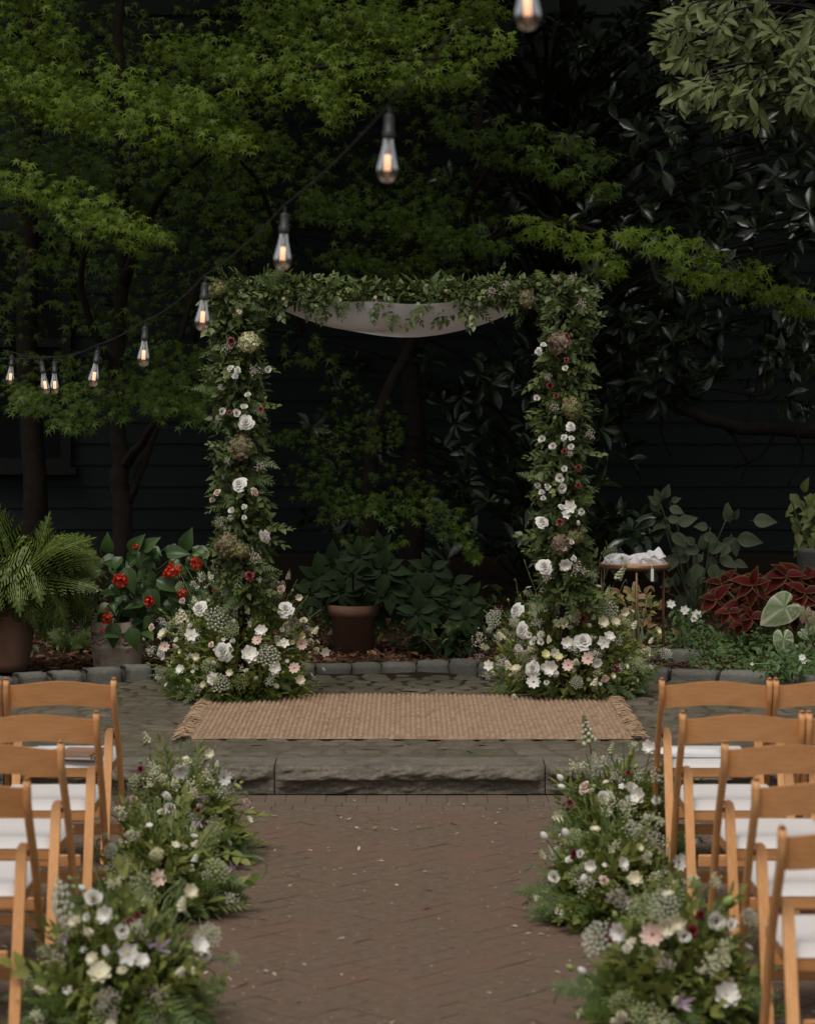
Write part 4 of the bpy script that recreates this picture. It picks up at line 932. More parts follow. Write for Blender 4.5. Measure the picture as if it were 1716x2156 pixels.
arrangement('nearest aisle arrangement on the left, mauve petals and white ruffled blooms', 252, 2200, 0, .285, .43,
 [(550,295,118,'w'),(640,415,108,'D'),(755,530,100,'w'),(790,690,145,'d'),(1300,640,122,'D'),(1350,700,80,'w'),(635,670,100,'S'),(890,750,96,'D'),(590,840,140,'c'),(340,560,80,'v'),(1010,660,120,'v'),(950,640,64,'v'),(865,420,56,'x'),(810,460,70,'X'),(420,470,85,'c'),(500,430,55,'w'),(545,730,80,'c'),(470,225,64,'O'),(410,215,44,'o'),(380,155,44,'o'),(1180,340,140,'s'),(1240,250,90,'c'),(920,220,190,'g'),(350,345,300,'L'),(1370,570,160,'L'),(655,1050,170,'h'),(700,1170,110,'h'),(820,390,54,'o'),(715,440,50,'o'),(180,770,40,'o'),(1540,740,110,'g'),(700,230,130,'B'),(860,520,80,'B')], z6, 0.3561, 1350, 24, 24, ga, 37, fsc=(.15,.24))
arrangement('farthest aisle arrangement on the right near the stone step, a pale spike leaning out', 1312, 1824, 0, .27, .40,
 [(1040,345,90,'D'),(1100,430,108,'k'),(355,580,70,'O'),(365,650,64,'O'),(535,650,105,'p'),(905,660,90,'w'),(960,720,115,'D'),(690,740,105,'w'),(1095,750,70,'w'),(350,880,92,'c'),(430,770,70,'X'),(780,620,150,'h'),(1040,590,175,'H'),(1215,640,170,'S'),(460,540,140,'B'),(890,400,46,'o'),(935,495,48,'o'),(615,645,44,'o'),(880,540,54,'X'),(740,850,160,'B'),(880,870,150,'B'),(575,300,260,'T'),(740,380,120,'T'),(640,520,120,'H'),(620,440,110,'T')], z5, 0.3307, 1150, 20, 18, ga, 44, fsc=(.14,.22))
arrangement('middle aisle arrangement on the right, white buds reaching out to both sides', 1286, 1952, 0, .27, .37,
 [(230,1030,84,'O'),(395,1005,88,'O'),(1335,1025,72,'O'),(1385,1085,90,'O'),(465,1170,80,'X'),(505,1165,60,'w'),(1265,1230,115,'k'),(590,1260,82,'D'),(305,1345,88,'w'),(535,1360,86,'O'),(695,1370,80,'p'),(930,1360,100,'c'),(1185,1455,95,'p'),(1020,1080,200,'h'),(830,1240,84,'D'),(780,1150,110,'B'),(225,1200,120,'T'),(1150,1290,51,'v'),(1000,1230,90,'B'),(1050,1390,130,'B'),(1100,960,120,'B'),(940,1000,110,'B'),(960,1120,60,'y')], z5, 0.3307, 1150, 20, 26, ga, 37, fsc=(.14,.22))
arrangement('nearest aisle arrangement on the right, burgundy blooms beside a pink red centred flower', 1420, 2200, 0, .275, .42,
 [(895,1110,72,'D'),(1030,1120,84,'P'),(1080,1090,72,'c'),(1135,1070,64,'c'),(1200,1110,60,'x'),(1235,1040,50,'X'),(850,1100,48,'X'),(840,1140,44,'x'),(1298,1065,74,'w'),(1362,1080,44,'w'),(1165,1130,52,'w'),(1340,1380,92,'D'),(1145,1410,72,'v'),(735,1275,48,'O'),(683,1260,38,'o'),(1360,1320,32,'p'),(890,985,120,'h'),(990,1010,110,'g'),(1080,1000,110,'L'),(800,1140,130,'L'),(1090,1270,110,'h'),(1300,1270,100,'B'),(1270,1300,90,'B'),(1310,1200,80,'B'),(1440,1050,70,'L'),(1350,980,60,'o'),(1270,920,70,'B'),(1020,1200,70,'g')], zq, 0.6050, 1350, 24, 22, ga, 37, fsc=(.15,.24))

# ------------------------------------------------------------------ RUG
rc = P(856, 1510, 13.0); RX0, RX1, RY0, RY1 = ax_(396,12.05), ax_(1334,12.05), 12.04, 13.68
rug = tag(empty('jute_rug', ((RX0+RX1)/2, (RY0+RY1)/2, PLAT)), 'braided tan jute rug with frayed short ends lying on the stone terrace', 'rug')
nx, ny, kk = 84, 62, 5
g = G()
def rugf(u, v):
    X = u*nx; Yr = v*ny + .5*(np.floor(X) % 2); fx = (X % 1)-.5; fy = (Yr % 1)-.5
    rr = np.sin(np.floor(X)*12.9+np.floor(Yr)*78.2)*43758.5; rr = rr-np.floor(rr)
    h = .013*np.sqrt(np.clip(1-(2*fx)**2,0,1))*(.2+.8*np.sqrt(np.clip(1-(1.95*fy)**2,0,1)))*(.75+.5*rr)
    x = RX0+u*(RX1-RX0)+.004*(rr-.5); y = RY0+v*(RY1-RY0)+.012*np.sin(u*7)+.006*np.sin(u*19)
    ed = np.minimum(np.minimum(u*nx, (1-u)*nx), np.minimum(v*ny,(1-v)*ny)); z = PLAT+.006+h+.004*np.sin(x*4)*np.sin(y*3)**2; z = np.where(ed < .12, PLAT+.001, z)
    return np.stack([x,y,z],-1)
def ruga(u, v):
    X = np.minimum(u*nx, nx-.01); Yr = v*ny + .5*(np.floor(X) % 2); rr = np.sin(np.floor(X)*12.9+np.floor(Yr)*78.2)*43758.5; rr = rr-np.floor(rr); return np.clip(rr*1.3-.4, 0, 1)
grid(nx*kk+1, ny*4+1, rugf, g, 0, ruga); g.build('woven_field', M['jute'], rug)
for sx, xe in ((-1, RX0), (1, RX1)):
    g = G()
    for i in range(300):
        y = random.uniform(RY0, RY1); L = random.uniform(.04,.085); dy = random.gauss(0,.05); z = PLAT+random.uniform(.008,.022)
        tube(g, smoothpath([(xe-sx*.015,y,z),(xe+sx*L*.5,y+dy*.4+random.gauss(0,.01),z+random.uniform(-.002,.018)),(xe+sx*L,y+dy+random.gauss(0,.012),PLAT+random.uniform(.004,.015))],3), .0032, 4)
    g.build('fringe', M['fringe'], rug)

# ------------------------------------------------------------------ SIDE TABLE
tb = gz(1337, 1432, PLAT); tx, ty = tb[0]+.0, tb[1]+.05; TZ = CAMH-(1187-HOR)/FPX*ty; TR = .212
table = tag(empty('side_table', (tx, ty, PLAT)), 'small round copper framed table with a folded white cloth on it, right of the arch', 'table')
g = G(); lathe(g, [(.01,TZ-.012),(TR*.96,TZ-.012),(TR*.97,TZ),(TR*.95,TZ+.006),(.01,TZ+.006)], 36, 0, (tx,ty,0)); g.build('table_top', M['cork'], table)
g = G(); lathe(g, [(TR*.98,TZ-.03),(TR*1.03,TZ-.03),(TR*1.03,TZ+.003),(TR*.98,TZ+.003),(TR*.98,TZ-.03)], 36, 0, (tx,ty,0)); g.build('rim_band', M['metal'], table)
for an in (-92, 26, 160):
    a = math.radians(an); r = TR*.97; g = G(); tube(g, [(tx+r*math.cos(a), ty+r*math.sin(a), PLAT),(tx+r*math.cos(a), ty+r*math.sin(a), TZ-.02)], .0085, 8); g.build('leg', M['metal'], table)
g = G(); aa = np.linspace(0,2*np.pi,37); tube(g, np.stack([tx+TR*.97*np.cos(aa), ty+TR*.97*np.sin(aa), np.full(37,PLAT+.1)],-1), .0075, 6, cap=False); g.build('lower_ring', M['metal'], table)
cloth = tag(empty('folded_cloth', (tx, ty-.02, TZ+.007)), 'crumpled white cloth bundle lying on the small copper table', 'cloth')
for k, (cx, w, h, s_) in enumerate(((-.105,.09,.05,1.),(.075,.11,.056,4.))):
    g = G()
    def blob(u, v, cx=cx, w=w, h=h, s_=s_):
        a = u*2*np.pi; t = v*np.pi/2; r = 1+.13*np.sin(3*a+s_+4*v)+.07*np.sin(8*a+9*v+s_)
        z = h*np.sin(t)**.75*(1+.10*np.sin(3*a+s_)+.05*np.sin(9*a+7*v)); 
        return np.stack([tx+cx+w*r*np.cos(t)**.55*np.cos(a), ty-.02+.09*r*np.cos(t)**.55*np.sin(a), TZ+.007+z],-1)
    grid(48,16,blob,g); g.build('cloth_fold', M['linen'], cloth)
g = G()
def flap(u, v): return np.stack([tx+.02+u*.15+.02*v, ty-.11+v*.1+.01*np.sin(u*9), TZ+.02+.075*np.sin(u*2.6)*(.4+.6*v)+.012*np.sin(u*14+v*4)],-1)
grid(24,10,flap,g); g.build('cloth_fold', M['linen'], cloth)
g = G(); box(g, (tx+.085, ty-TR*1.06, TZ-.05), (.018,.002,.075)); tube(g, [(tx+.085, ty-TR*1.06, TZ-.015),(tx+.08, ty-TR*1.045, TZ+.012),(tx+.075,ty-.1,TZ+.02)], .0018, 4); g.build('hanging_tag', M['paper'], cloth, False)
for (u, v, px) in ((1283,1163,34),(1310,1178,22)):
    p = P(u, v, ty-TR*.9); o = put('lace_flower', fmesh('lace_flower','lacegreen'), p, RZ((.1,-.8,-.5))[0], px/2/FPX*ty, None)
    tag(o, 'pale lace flower head drooping over the small table, '+('the larger one' if px > 30 else 'the smaller one near the cloth'), 'flower', 'lace flowers drooping over the table')

# ------------------------------------------------------------------ POTTED PLANTS AND BED PLANTS
def bedpt(u, v):
    d = 15.; 
    for _ in range(30): d = (CAMH - float(bed_z((u-W0/2)/FPX*d, d)))*FPX/(v-HOR)
    return P(u, v, d)
BROAD = {}
def leafmesh(key, m_, tmpl):
    if key not in BROAD:
        g = G(); v, L, T, Mi, A = tmpl; g.V.append(v); g.L.append(L); g.T.append(T); g.M.append(Mi); g.A.append(A); g.n = len(v); BROAD[key] = g.mesh('leaf', M[m_])
    return BROAD[key]
T_HEART = leaf_t(1,.86,8,'heart',.1,.3,9)
LM = dict(beg=leafmesh('beg','begleaf',leaf_t(1,.74,6,'ovate',.16,.35,7)), pot=leafmesh('pot','potleaf',T_BIGOB), broad=leafmesh('broad','broad',leaf_t(1,.7,7,'ovate',.1,.2,7,petiole=.15)),
          coleus=leafmesh('coleus','coleus',leaf_t(1,.62,8,'ovate',.16,.35,9)), croton=leafmesh('croton','croton',leaf_t(1,.5,6,'ovate',.16,.3,7)), hosta=leafmesh('hosta','potleaf',leaf_t(1,.7,6,'ovate',.14,.45,7)),
          chart=leafmesh('chart','chart',leaf_t(1,.6,5,'ovate',.15,.3,5)))
def cal_t():
    n, m = 7, 41; ph = np.linspace(-math.pi, math.pi, m); R = np.interp(np.abs(ph), [0,.25,.8,1.57,2.3,2.75,3.0,math.pi], [.8,.66,.48,.43,.47,.45,.3,.05]); v=[]; a=[]
    for i in range(n+1):
        q = i/n
        for p, r in zip(ph, R):
            x, y = r*q*math.sin(p), r*q*math.cos(p); v.append((x, y+.05, -.22*max(0,y)**1.5 + .1*abs(x) + .015*math.sin(p*9)*q - .1*q*q))
            vein = max(0, math.cos(p*4.6))**10 + .5*max(0, math.sin(p*21+q*9))*max(0, math.sin(q*19+p*3)); a.append(min(1, .1+.9*vein*(q > .02)+.5*(i==n)))
    g = G(); g.add(v, [(i*m+k, i*m+k+1, (i+1)*m+k+1, (i+1)*m+k) for i in range(n) for k in range(m-1)], 0, a); return g.t()
T_CAL = cal_t()
def lf(kind, pos, d, nrm, s, parent): return put('leaf', LM[kind] if isinstance(kind, str) else kind, pos, RY(d, nrm)[0], s, parent)
def stems(parent, c, tips, r=.006, m_='stem'):
    g = G()
    for t_ in tips: mid = (c+t_)/2+np.array((rng.normal(0,.02),rng.normal(0,.02),.05)); tube(g, smoothpath([c+rng.normal(0,.02,3)*np.array((1,1,0)), mid, t_],3), r, 5)
    return g.build('stem', M[m_], parent)
def pot_lathe(parent, name, c, prof, m_):
    g = G(); lathe(g, prof, 40, 0, c); return g.build(name, M[m_], parent)

# tall terracotta urn with a big fern, left edge
c = bedpt(22, 1412); u_ = tag(empty('potted_fern', c), 'large arching green fern in a tall terracotta urn at the left edge', 'potted plant')
s = FPX/c[1]; hh = (1412-1262)/s; R0 = 52/s
pot_lathe(u_, 'urn', c, [(.01,0),(R0*.72,0),(R0*.78,hh*.12),(R0*.98,hh*.55),(R0*1.0,hh*.76),(R0*.9,hh*.9),(R0*.84,hh*.95),(R0*.93,hh*.97),(R0*.96,hh*1.04),(R0*.84,hh*1.05),(R0*.8,hh*.98),(.01,hh*.95)], 'terracotta')
g = G()
for k in range(9):
    for j in range(5): tube(g, [c+np.array((R0*.99*math.cos(a), R0*.99*math.sin(a), hh*(.80+.02*j)+.0)) for a in np.linspace(0.7*k, 0.7*k+.6, 5)], .004, 4)
g.build('carved_band', M['terracotta'], u_)
FU = [fern_t(9, 1., .85, cc, 6, wide=1.9, fwd=.75).mesh('fern_frond', [M['fern_urn'], M['stem']]) for cc in (.4,.7,1.0)]
top = c + np.array((0,0,hh*1.02))
for i in range(86):
    u, v = random.uniform(-45,165), random.uniform(1125,1285); q = ((u-40)/125)**2 + ((v-1205)/95)**2
    if q > 1.15: continue
    dx, dz = (u-40)/100+random.gauss(0,.3), -(v-1140)/85+random.gauss(-.3,.25); L_ = random.uniform(.26,.38)
    put('fern_frond', random.choice(FU), P(u-dx*22, v+dz*22, c[1]+random.uniform(-.26,.2)*(1.2-q*.6)), RY((dx,-.55,dz), (0,-.85,.6))[0], L_, u_)
for (u, v, dx, dz, s_) in ((70,1185,.3,.35,.5),(150,1215,.9,-.05,.42),(20,1150,-.15,.7,.5),(110,1165,.6,.4,.5),(60,1240,.25,-.8,.36),(130,1260,.5,-.9,.36),(0,1230,-.3,-.6,.4),(40,1200,.1,-.5,.42),(90,1150,.1,.8,.36),(160,1175,.8,.25,.36)):
    put('fern_frond', random.choice(FU), P(u-dx*60, v+dz*50, c[1]-.22), RY((dx,-.45,dz), (0,-.8,.6))[0], s_*.9, u_)

# red begonia in the scroll pot
c = bedpt(248, 1411); bp = tag(empty('potted_begonia', c), 'scarlet flowering begonia in a pale clay pot with a scroll band', 'potted plant'); s = FPX/c[1]; R0 = 55/s; hh = 96/s
pot_lathe(bp, 'pot', c, [(.01,0),(R0*.86,0),(R0*.9,hh*.06),(R0*.97,hh*.48),(R0*1.0,hh*.52),(R0*1.0,hh*.56),(R0*.985,hh*.57),(R0*1.0,hh*.84),(R0*1.06,hh*.86),(R0*1.06,hh*.9),(R0*1.0,hh*.92),(R0*1.02,hh*1.08),(R0*.9,hh*1.09),(R0*.88,hh),(.01,hh*.97)], 'stonepot')
for k in range(7):
    a0 = -math.pi/2 + (k-3)*.52; g = G(); 
    for sg in (-1, 1):
        th = np.linspace(0, 4.2, 16); rr = .034*np.exp(-.33*th); 
        al = a0 + sg*(.13 - (rr*np.cos(th))/R0*1.0); zz = hh*.70 + rr*np.sin(th)*sg*.9
        tube(g, np.stack([c[0]+R0*1.005*np.cos(al), c[1]+R0*1.005*np.sin(al), c[2]+zz],-1), .0065, 6)
    g.build('scroll_relief', M['stonepot'], bp)
tips = []
for i in range(150):
    u = random.uniform(195,425) ; v = 1150 + 190*random.random() ; 
    if v > 1290 and (u < 225 or u > 330): continue
    dep = c[1] + random.uniform(-.22,.22) ; p = P(u, v, dep); tips.append(p)
    d = np.array((random.gauss((u-290)/130,.5), -.5+random.gauss(0,.3), random.gauss(-.25,.45))); lf('beg', p, d, (random.gauss(0,.35),-.75,.75), random.uniform(.085,.13), bp)
for (u,v,dx,dz,s_) in ((228,1165,0,.6,.13),(275,1165,.3,.5,.15),(300,1160,.5,.5,.14),(388,1160,.2,.7,.15),(350,1165,.7,.1,.15),(215,1200,-.6,-.1,.16),(262,1195,.3,-.6,.17),(240,1310,.0,-.9,.16),(275,1320,.3,-.9,.15),(200,1260,-.5,-.4,.14),(310,1240,.4,-.7,.17),(330,1220,.8,-.3,.16)):
    lf('beg', P(u,v,c[1]-.24), (dx,-.3,dz), (0,-.9,.5), s_, bp)
stems(bp, c+np.array((0,0,hh)), tips[::5], .0035, 'begleaf')
fc = G(); pf = G(); petals(pf, 4, 1., .5, 0, .35); pf = pf.t(); q = fib(13,-.1)*np.array((1,1,.7)); fc.inst(pf, q*.75, RZ(q+rng.normal(0,.2,q.shape)), .42*rng.uniform(.8,1.2,13)); fcm = fc.mesh('flower_cluster', M['scarlet'])
for (u,v,px) in ((255,1223,34),(248,1216,20),(362,1204,30),(374,1202,22),(350,1208,18),(362,1187,12),(414,1188,26),(411,1180,18),(314,1266,26),(225,1303,26),(226,1283,10),(216,1327,12),(287,1151,14),(384,1250,22),(452,1243,12)):
    put('flower_cluster', fcm, P(u,v,c[1]-.27 if u < 440 else c[1]-.3), RZ((random.gauss(0,.3),-1,.4))[0], px/2/FPX*c[1]*.95, bp)

# small white flowering plant between them
c = bedpt(188, 1350); wp = tag(empty('white_begonia', c), 'low round leaved plant with tiny white flowers between the fern and the scarlet begonia', 'plant'); tips = []
for i in range(60):
    p = P(random.gauss(185,26), random.uniform(1180,1335), c[1]+random.uniform(-.15,.2)); tips.append(p); lf('pot', p, (random.gauss(0,.7),-.5,random.gauss(-.1,.5)), (random.gauss(0,.4),-.8,.6), random.uniform(.06,.10), wp)
stems(wp, c, tips[::4], .003, 'potleaf'); 
for (u,v,px) in ((187,1192,16),(190,1202,16),(172,1228,14),(196,1238,16),(190,1232,12),(176,1243,12),(206,1243,8),(156,1280,14),(178,1212,10),(367,1152,14)):
    put('blossom', fmesh('double_blossom','white','centre_yellow'), P(u,v,c[1]-.24), RZ((random.gauss(0,.4),-1,.3))[0], px/2/FPX*c[1], wp)

# broad leaved plant in the terracotta pot seen through the arch
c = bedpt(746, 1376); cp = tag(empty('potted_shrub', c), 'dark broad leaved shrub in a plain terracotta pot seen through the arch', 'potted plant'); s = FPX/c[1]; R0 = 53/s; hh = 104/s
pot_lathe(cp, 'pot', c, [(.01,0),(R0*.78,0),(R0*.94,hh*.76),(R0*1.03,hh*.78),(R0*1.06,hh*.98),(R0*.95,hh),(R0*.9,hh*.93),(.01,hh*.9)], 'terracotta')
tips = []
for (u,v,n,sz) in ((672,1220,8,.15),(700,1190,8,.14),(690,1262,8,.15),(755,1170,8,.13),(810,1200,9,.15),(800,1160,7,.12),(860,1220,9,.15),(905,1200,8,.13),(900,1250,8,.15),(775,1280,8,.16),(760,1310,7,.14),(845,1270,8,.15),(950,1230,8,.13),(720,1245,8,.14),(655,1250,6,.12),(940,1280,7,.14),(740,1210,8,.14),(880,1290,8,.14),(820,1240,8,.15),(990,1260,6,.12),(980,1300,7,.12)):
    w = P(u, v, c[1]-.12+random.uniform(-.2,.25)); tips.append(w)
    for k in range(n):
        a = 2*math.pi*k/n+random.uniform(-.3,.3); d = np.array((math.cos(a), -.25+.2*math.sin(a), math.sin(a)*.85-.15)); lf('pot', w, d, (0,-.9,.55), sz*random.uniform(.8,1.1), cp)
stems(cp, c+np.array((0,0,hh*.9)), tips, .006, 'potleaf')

# hosta clumps and low cover along the back of the terrace
for (u, v, n, sz, lab) in ((925,1385,22,.11,'low clump of small heart shaped leaves behind the rug, left one'),(985,1385,20,.1,'low clump of small heart shaped leaves behind the rug, beside the right flower mound'),(1010,1330,24,.13,'taller dark leafy clump behind the right flower mound')):
    c = bedpt(u, v); o = tag(empty('leafy_clump', c), lab, 'plant', 'leafy clumps behind the terrace')
    for k in range(n):
        a = random.uniform(0,2*math.pi); r = random.uniform(.03,.16); p = c + np.array((r*math.cos(a), r*math.sin(a)*.7, random.uniform(.05,.2 if sz < .12 else .36))); lf('hosta', p, (math.cos(a), math.sin(a)-.3, -.2), (math.cos(a)*.4,-.55,.8), sz*random.uniform(.75,1.15), o)
    stems(o, c, [c+np.array((random.gauss(0,.06),random.gauss(0,.05),.12)) for _ in range(8)], .004)

# tall grey green broad leaf plant
c = bedpt(1460, 1330); c = P(1465, 1290, c[1]+.5); c[2] = bed_z(c[0], c[1]); bl = tag(empty('broad_leaf_plant', c), 'tall grey green plant with big oval leaves behind the small table', 'plant'); D_ = c[1]
z9 = lambda x, y: (1226.5+x*.2851, 1010.3+y*.2851); tips = []
LV = [(575,180,-.35,.95,110),(600,150,.25,1,110),(570,190,-.75,.65,100),(640,165,.8,.35,80),(570,250,-.45,.75,130),(560,300,-1,.05,150),(590,300,-.4,-.95,150),(620,200,.95,-.3,120),(610,290,.9,.0,110),(600,310,.5,-.7,70),(680,330,.95,.35,150),(690,370,.3,-.9,150),(650,380,.6,-.6,140),(545,330,.1,-1,120),(1090,330,-.25,1,140),(1060,290,.1,1,110),(1100,300,.3,.5,90),(1230,300,1,.0,175),(1100,400,.2,-1,150),(1110,430,1,-.1,190),(1090,470,-.5,-.6,110),(890,530,-.15,1,110),(880,520,-1,.1,140),(900,530,.95,.4,150),(890,540,-.7,-.75,100),(910,560,.6,-.6,110),(870,400,.8,-.3,130),(940,350,-.95,.1,110),(860,600,-.3,-.95,140),(930,600,.4,-.9,160),(990,560,.9,-.5,150),(800,560,-.9,-.3,120),(1100,600,.9,-.3,110),(700,560,-.5,-.7,120),(1000,640,.3,-.9,130),(760,470,-.8,-.4,110),(840,480,-.8,.5,100),(1020,480,.7,.4,100)]
for x, y, dx, dz, px in LV:
    u, v = z9(x, y); w = P(u, v, D_ + random.uniform(-.15,.15)); tips.append(w); lf('broad', w, (dx, -.28, dz), (dx*.1+random.gauss(0,.15), -1, .35), px*.2851/FPX*D_*1.0, bl)
for i in range(26):
    w = P(random.uniform(1290,1480), random.uniform(1130,1280), D_+random.uniform(.1,.6)); tips.append(w); lf('broad', w, (random.gauss(0,.8),-.3,random.gauss(0,.7)), (random.gauss(0,.3),-1,.5), random.uniform(.1,.15), bl)
stems(bl, c, tips[::3], .004, 'broad')

# red coleus
c = bedpt(1610, 1370); co = tag(empty('coleus_plant', c), 'deep red coleus with pale leaf edges in the right hand bed', 'plant'); D_ = c[1]; tips = []
for (x,y,n,sz) in ((1020,760,6,.15),(1090,830,6,.14),(980,880,5,.14),(1170,760,6,.15),(1250,770,6,.15),(1300,840,6,.15),(1170,920,6,.14),(1290,920,5,.14),(1240,1010,5,.12),(1400,800,6,.15),(1500,860,6,.16),(1500,700,6,.17),(1600,720,6,.17),(1640,830,6,.16),(1620,920,5,.15),(1180,1050,5,.12),(1700,760,5,.16),(1560,1000,5,.12),(1330,1000,5,.12),(1080,980,4,.11)):
    u, v = z9(x, y); w = P(u, v, D_+random.uniform(-.2,.2)); tips.append(w); a0 = random.uniform(0,6)
    for k in range(n):
        a = a0+2*math.pi*k/n+random.uniform(-.3,.3); lf('coleus', w, (math.cos(a), -.35, math.sin(a)*.8-.2), (0,-.75,.75), sz*random.uniform(.75,1.1), co)
stems(co, c, tips, .006)
# caladiums
for (pts, key, lab) in (([(1500,930,-.78,-.5,270)], 'caladium', 'big pale green white veined caladium leaf under the red coleus, upper one'), ([(1480,1165,.02,-1,175)], 'caladium', 'heart shaped white veined caladium leaf standing near the front of the right bed'), ([(1640,970,-.2,-.9,110),(1690,1010,.5,-.8,110)], 'calpink', 'pink centred caladium leaves at the right edge of the bed'), ([(1700,1070,-.5,-.6,110),(1600,1240,.4,-.9,110),(1620,1130,.6,-.6,80)], 'caladium', 'small pale caladium leaves at the far right of the bed')):
    x, y = pts[0][:2]; u, v = z9(x, y); c = P(u, v, D_-.3 if y < 1100 else D_-.55); b0 = c.copy(); b0[2] = bed_z(c[0], c[1]); o = tag(empty('caladium', b0), lab, 'plant', 'caladiums in the right bed'); g = G(); g.inst(T_CAL, np.zeros((1,3)), np.eye(3)[None], 1.); me = g.mesh('leaf', M[key]); tp = []
    for x, y, dx, dz, px in pts:
        u, v = z9(x, y); w = P(u, v, c[1]); tp.append(w); put('leaf', me, w, RY((dx,-.22,dz), (0,-1,.35))[0], px*.2851/FPX*c[1], o)
    stems(o, b0, tp, .005)
# yellow, green and red variegated shrub by the table
c = bedpt(1345, 1400); cro = tag(empty('variegated_coleus', c), 'yellow green and red variegated coleus behind the copper table legs', 'plant'); tips = []
for i in range(85):
    u, v = random.gauss(1345,28), random.uniform(1225,1390); w = P(u, v, c[1]+.1+random.uniform(-.12,.2)); tips.append(w); lf('croton', w, (random.gauss(0,.8),-.4,random.gauss(.1,.6)), (random.gauss(0,.3),-.8,.6), random.uniform(.05,.09), cro)
stems(cro, c, tips[::6], .005)
# white impatiens
for (lst, uc, vb, lab) in (([(1412,1272,20),(1440,1285,22),(1465,1294,22),(1460,1303,16)], 1440, 1395, 'white impatiens flowers above green leaves right of the copper table'), ([(1688,1384,16),(1690,1392,14),(1583,1398,8)], 1690, 1440, 'single white impatiens at the front right of the bed')):
    c = bedpt(uc, vb); o = tag(empty('impatiens', c), lab, 'plant', 'white impatiens'); tips = []
    for u, v, px in lst:
        w = P(u, v, c[1]-.05); tips.append(w); put('flower', fmesh('blossom','white','centre_yellow'), w, RZ((random.gauss(0,.3),-1,.4))[0], px/2/FPX*c[1], o)
    u0 = np.mean([q[0] for q in lst]); v0 = np.mean([q[1] for q in lst]); g = G(); n = 120; p = np.array([P(random.gauss(u0,26), random.uniform(v0-4,vb-12), c[1]+random.uniform(-.08,.2)) for _ in range(n)])
    g.inst(T_OVATE, p, RY(rng.normal(0,.7,(n,3))+np.array((0,-.3,-.1)), rng.normal(0,.3,(n,3))+np.array((0,-.7,.8))), rng.uniform(.04,.075,n)); tag(g.build('foliage', M['cover'], o), kind='stuff'); stems(o, c, tips, .004)
# ferns low in the right bed and by the rug
for (u, v, n, sz, lab) in ((1560,1375,16,.26,'light green fern low in the right bed below the coleus'),(1660,1372,12,.24,'light green fern low at the right of the bed by the caladium'),(940,1345,14,.24,'dark fern tuft behind the rug beside the shrub pot'),(150,1370,10,.24,'dark fern tuft between the urn and the scroll pot')):
    c = bedpt(u, v); o = tag(empty('bed_fern', c), lab, 'fern', 'ferns in the bed')
    for k in range(n):
        a = 2*math.pi*k/n+random.uniform(-.2,.2); put('fern_frond', random.choice(FERNM), c+np.array((0,0,.03)), RY((math.cos(a), math.sin(a)-.2, random.uniform(.25,.9)), (0,-.9,.6))[0], sz*random.uniform(.8,1.15), o)
# ground cover
g = G(); n = 6800; x = rng.uniform(ax_(1395,15),4.3,n); y = rng.uniform(14.2,16.2,n); ok = (y > np.array([edge_y(a) for a in x])+.15) & ((x > 1.75) | (rng.random(n) < .25)); x, y = x[ok], y[ok]; n = len(x)
g.inst(T_OVATE, np.stack([x,y,bed_z(x,y)+.13*rng.random(n)*(1+.6*np.sin(x*9)*np.sin(y*7))],-1), RY(rng.normal(0,.8,(n,3))*np.array((1,1,.4))+np.array((0,-.2,0)), rng.normal(0,.4,(n,3))+np.array((0,-.3,1))), rng.uniform(.02,.06,n))
n = 1500; x = rng.uniform(-3.2,1.7,n); y = rng.uniform(15.6,18,n); g.inst(T_OVATE, np.stack([x,y,bed_z(x,y)+.16*rng.random(n)],-1), RY(rng.normal(0,.8,(n,3)), rng.normal(0,.4,(n,3))+np.array((0,-.3,1))), rng.uniform(.03,.08,n))
tag(g.build('ground_cover', M['cover']), kind='stuff')
# grey urn at the right edge
c = bedpt(1712, 1330); c = P(1716,1230,c[1]+.2); c[2] = bed_z(c[0],c[1]); gu = tag(empty('stone_urn', c), 'grey stone urn with a yellow green plant at the right edge behind the coleus', 'potted plant'); s = FPX/c[1]; zt = CAMH-(1152-HOR)/FPX*c[1]-c[2]
pot_lathe(gu, 'urn', c, [(.01,0),(.13,0),(.13,.05),(.07,.1),(.08,.16),(.12,zt*.5),(.135,zt*.9),(.15,zt*.94),(.15,zt),(.12,zt),(.11,zt*.9),(.01,zt*.85)], 'greypot'); tips = []
for i in range(48):
    u, v = random.gauss(1712,22), random.uniform(1035,1150); w = P(u, v, c[1]+random.uniform(-.12,.12)); tips.append(w); lf('chart', w, (random.gauss(0,.8),-.4,random.gauss(-.4,.5)), (random.gauss(0,.3),-.8,.6), random.uniform(.08,.14), gu)
stems(gu, c+np.array((0,0,zt*.9)), tips[::4], .006)

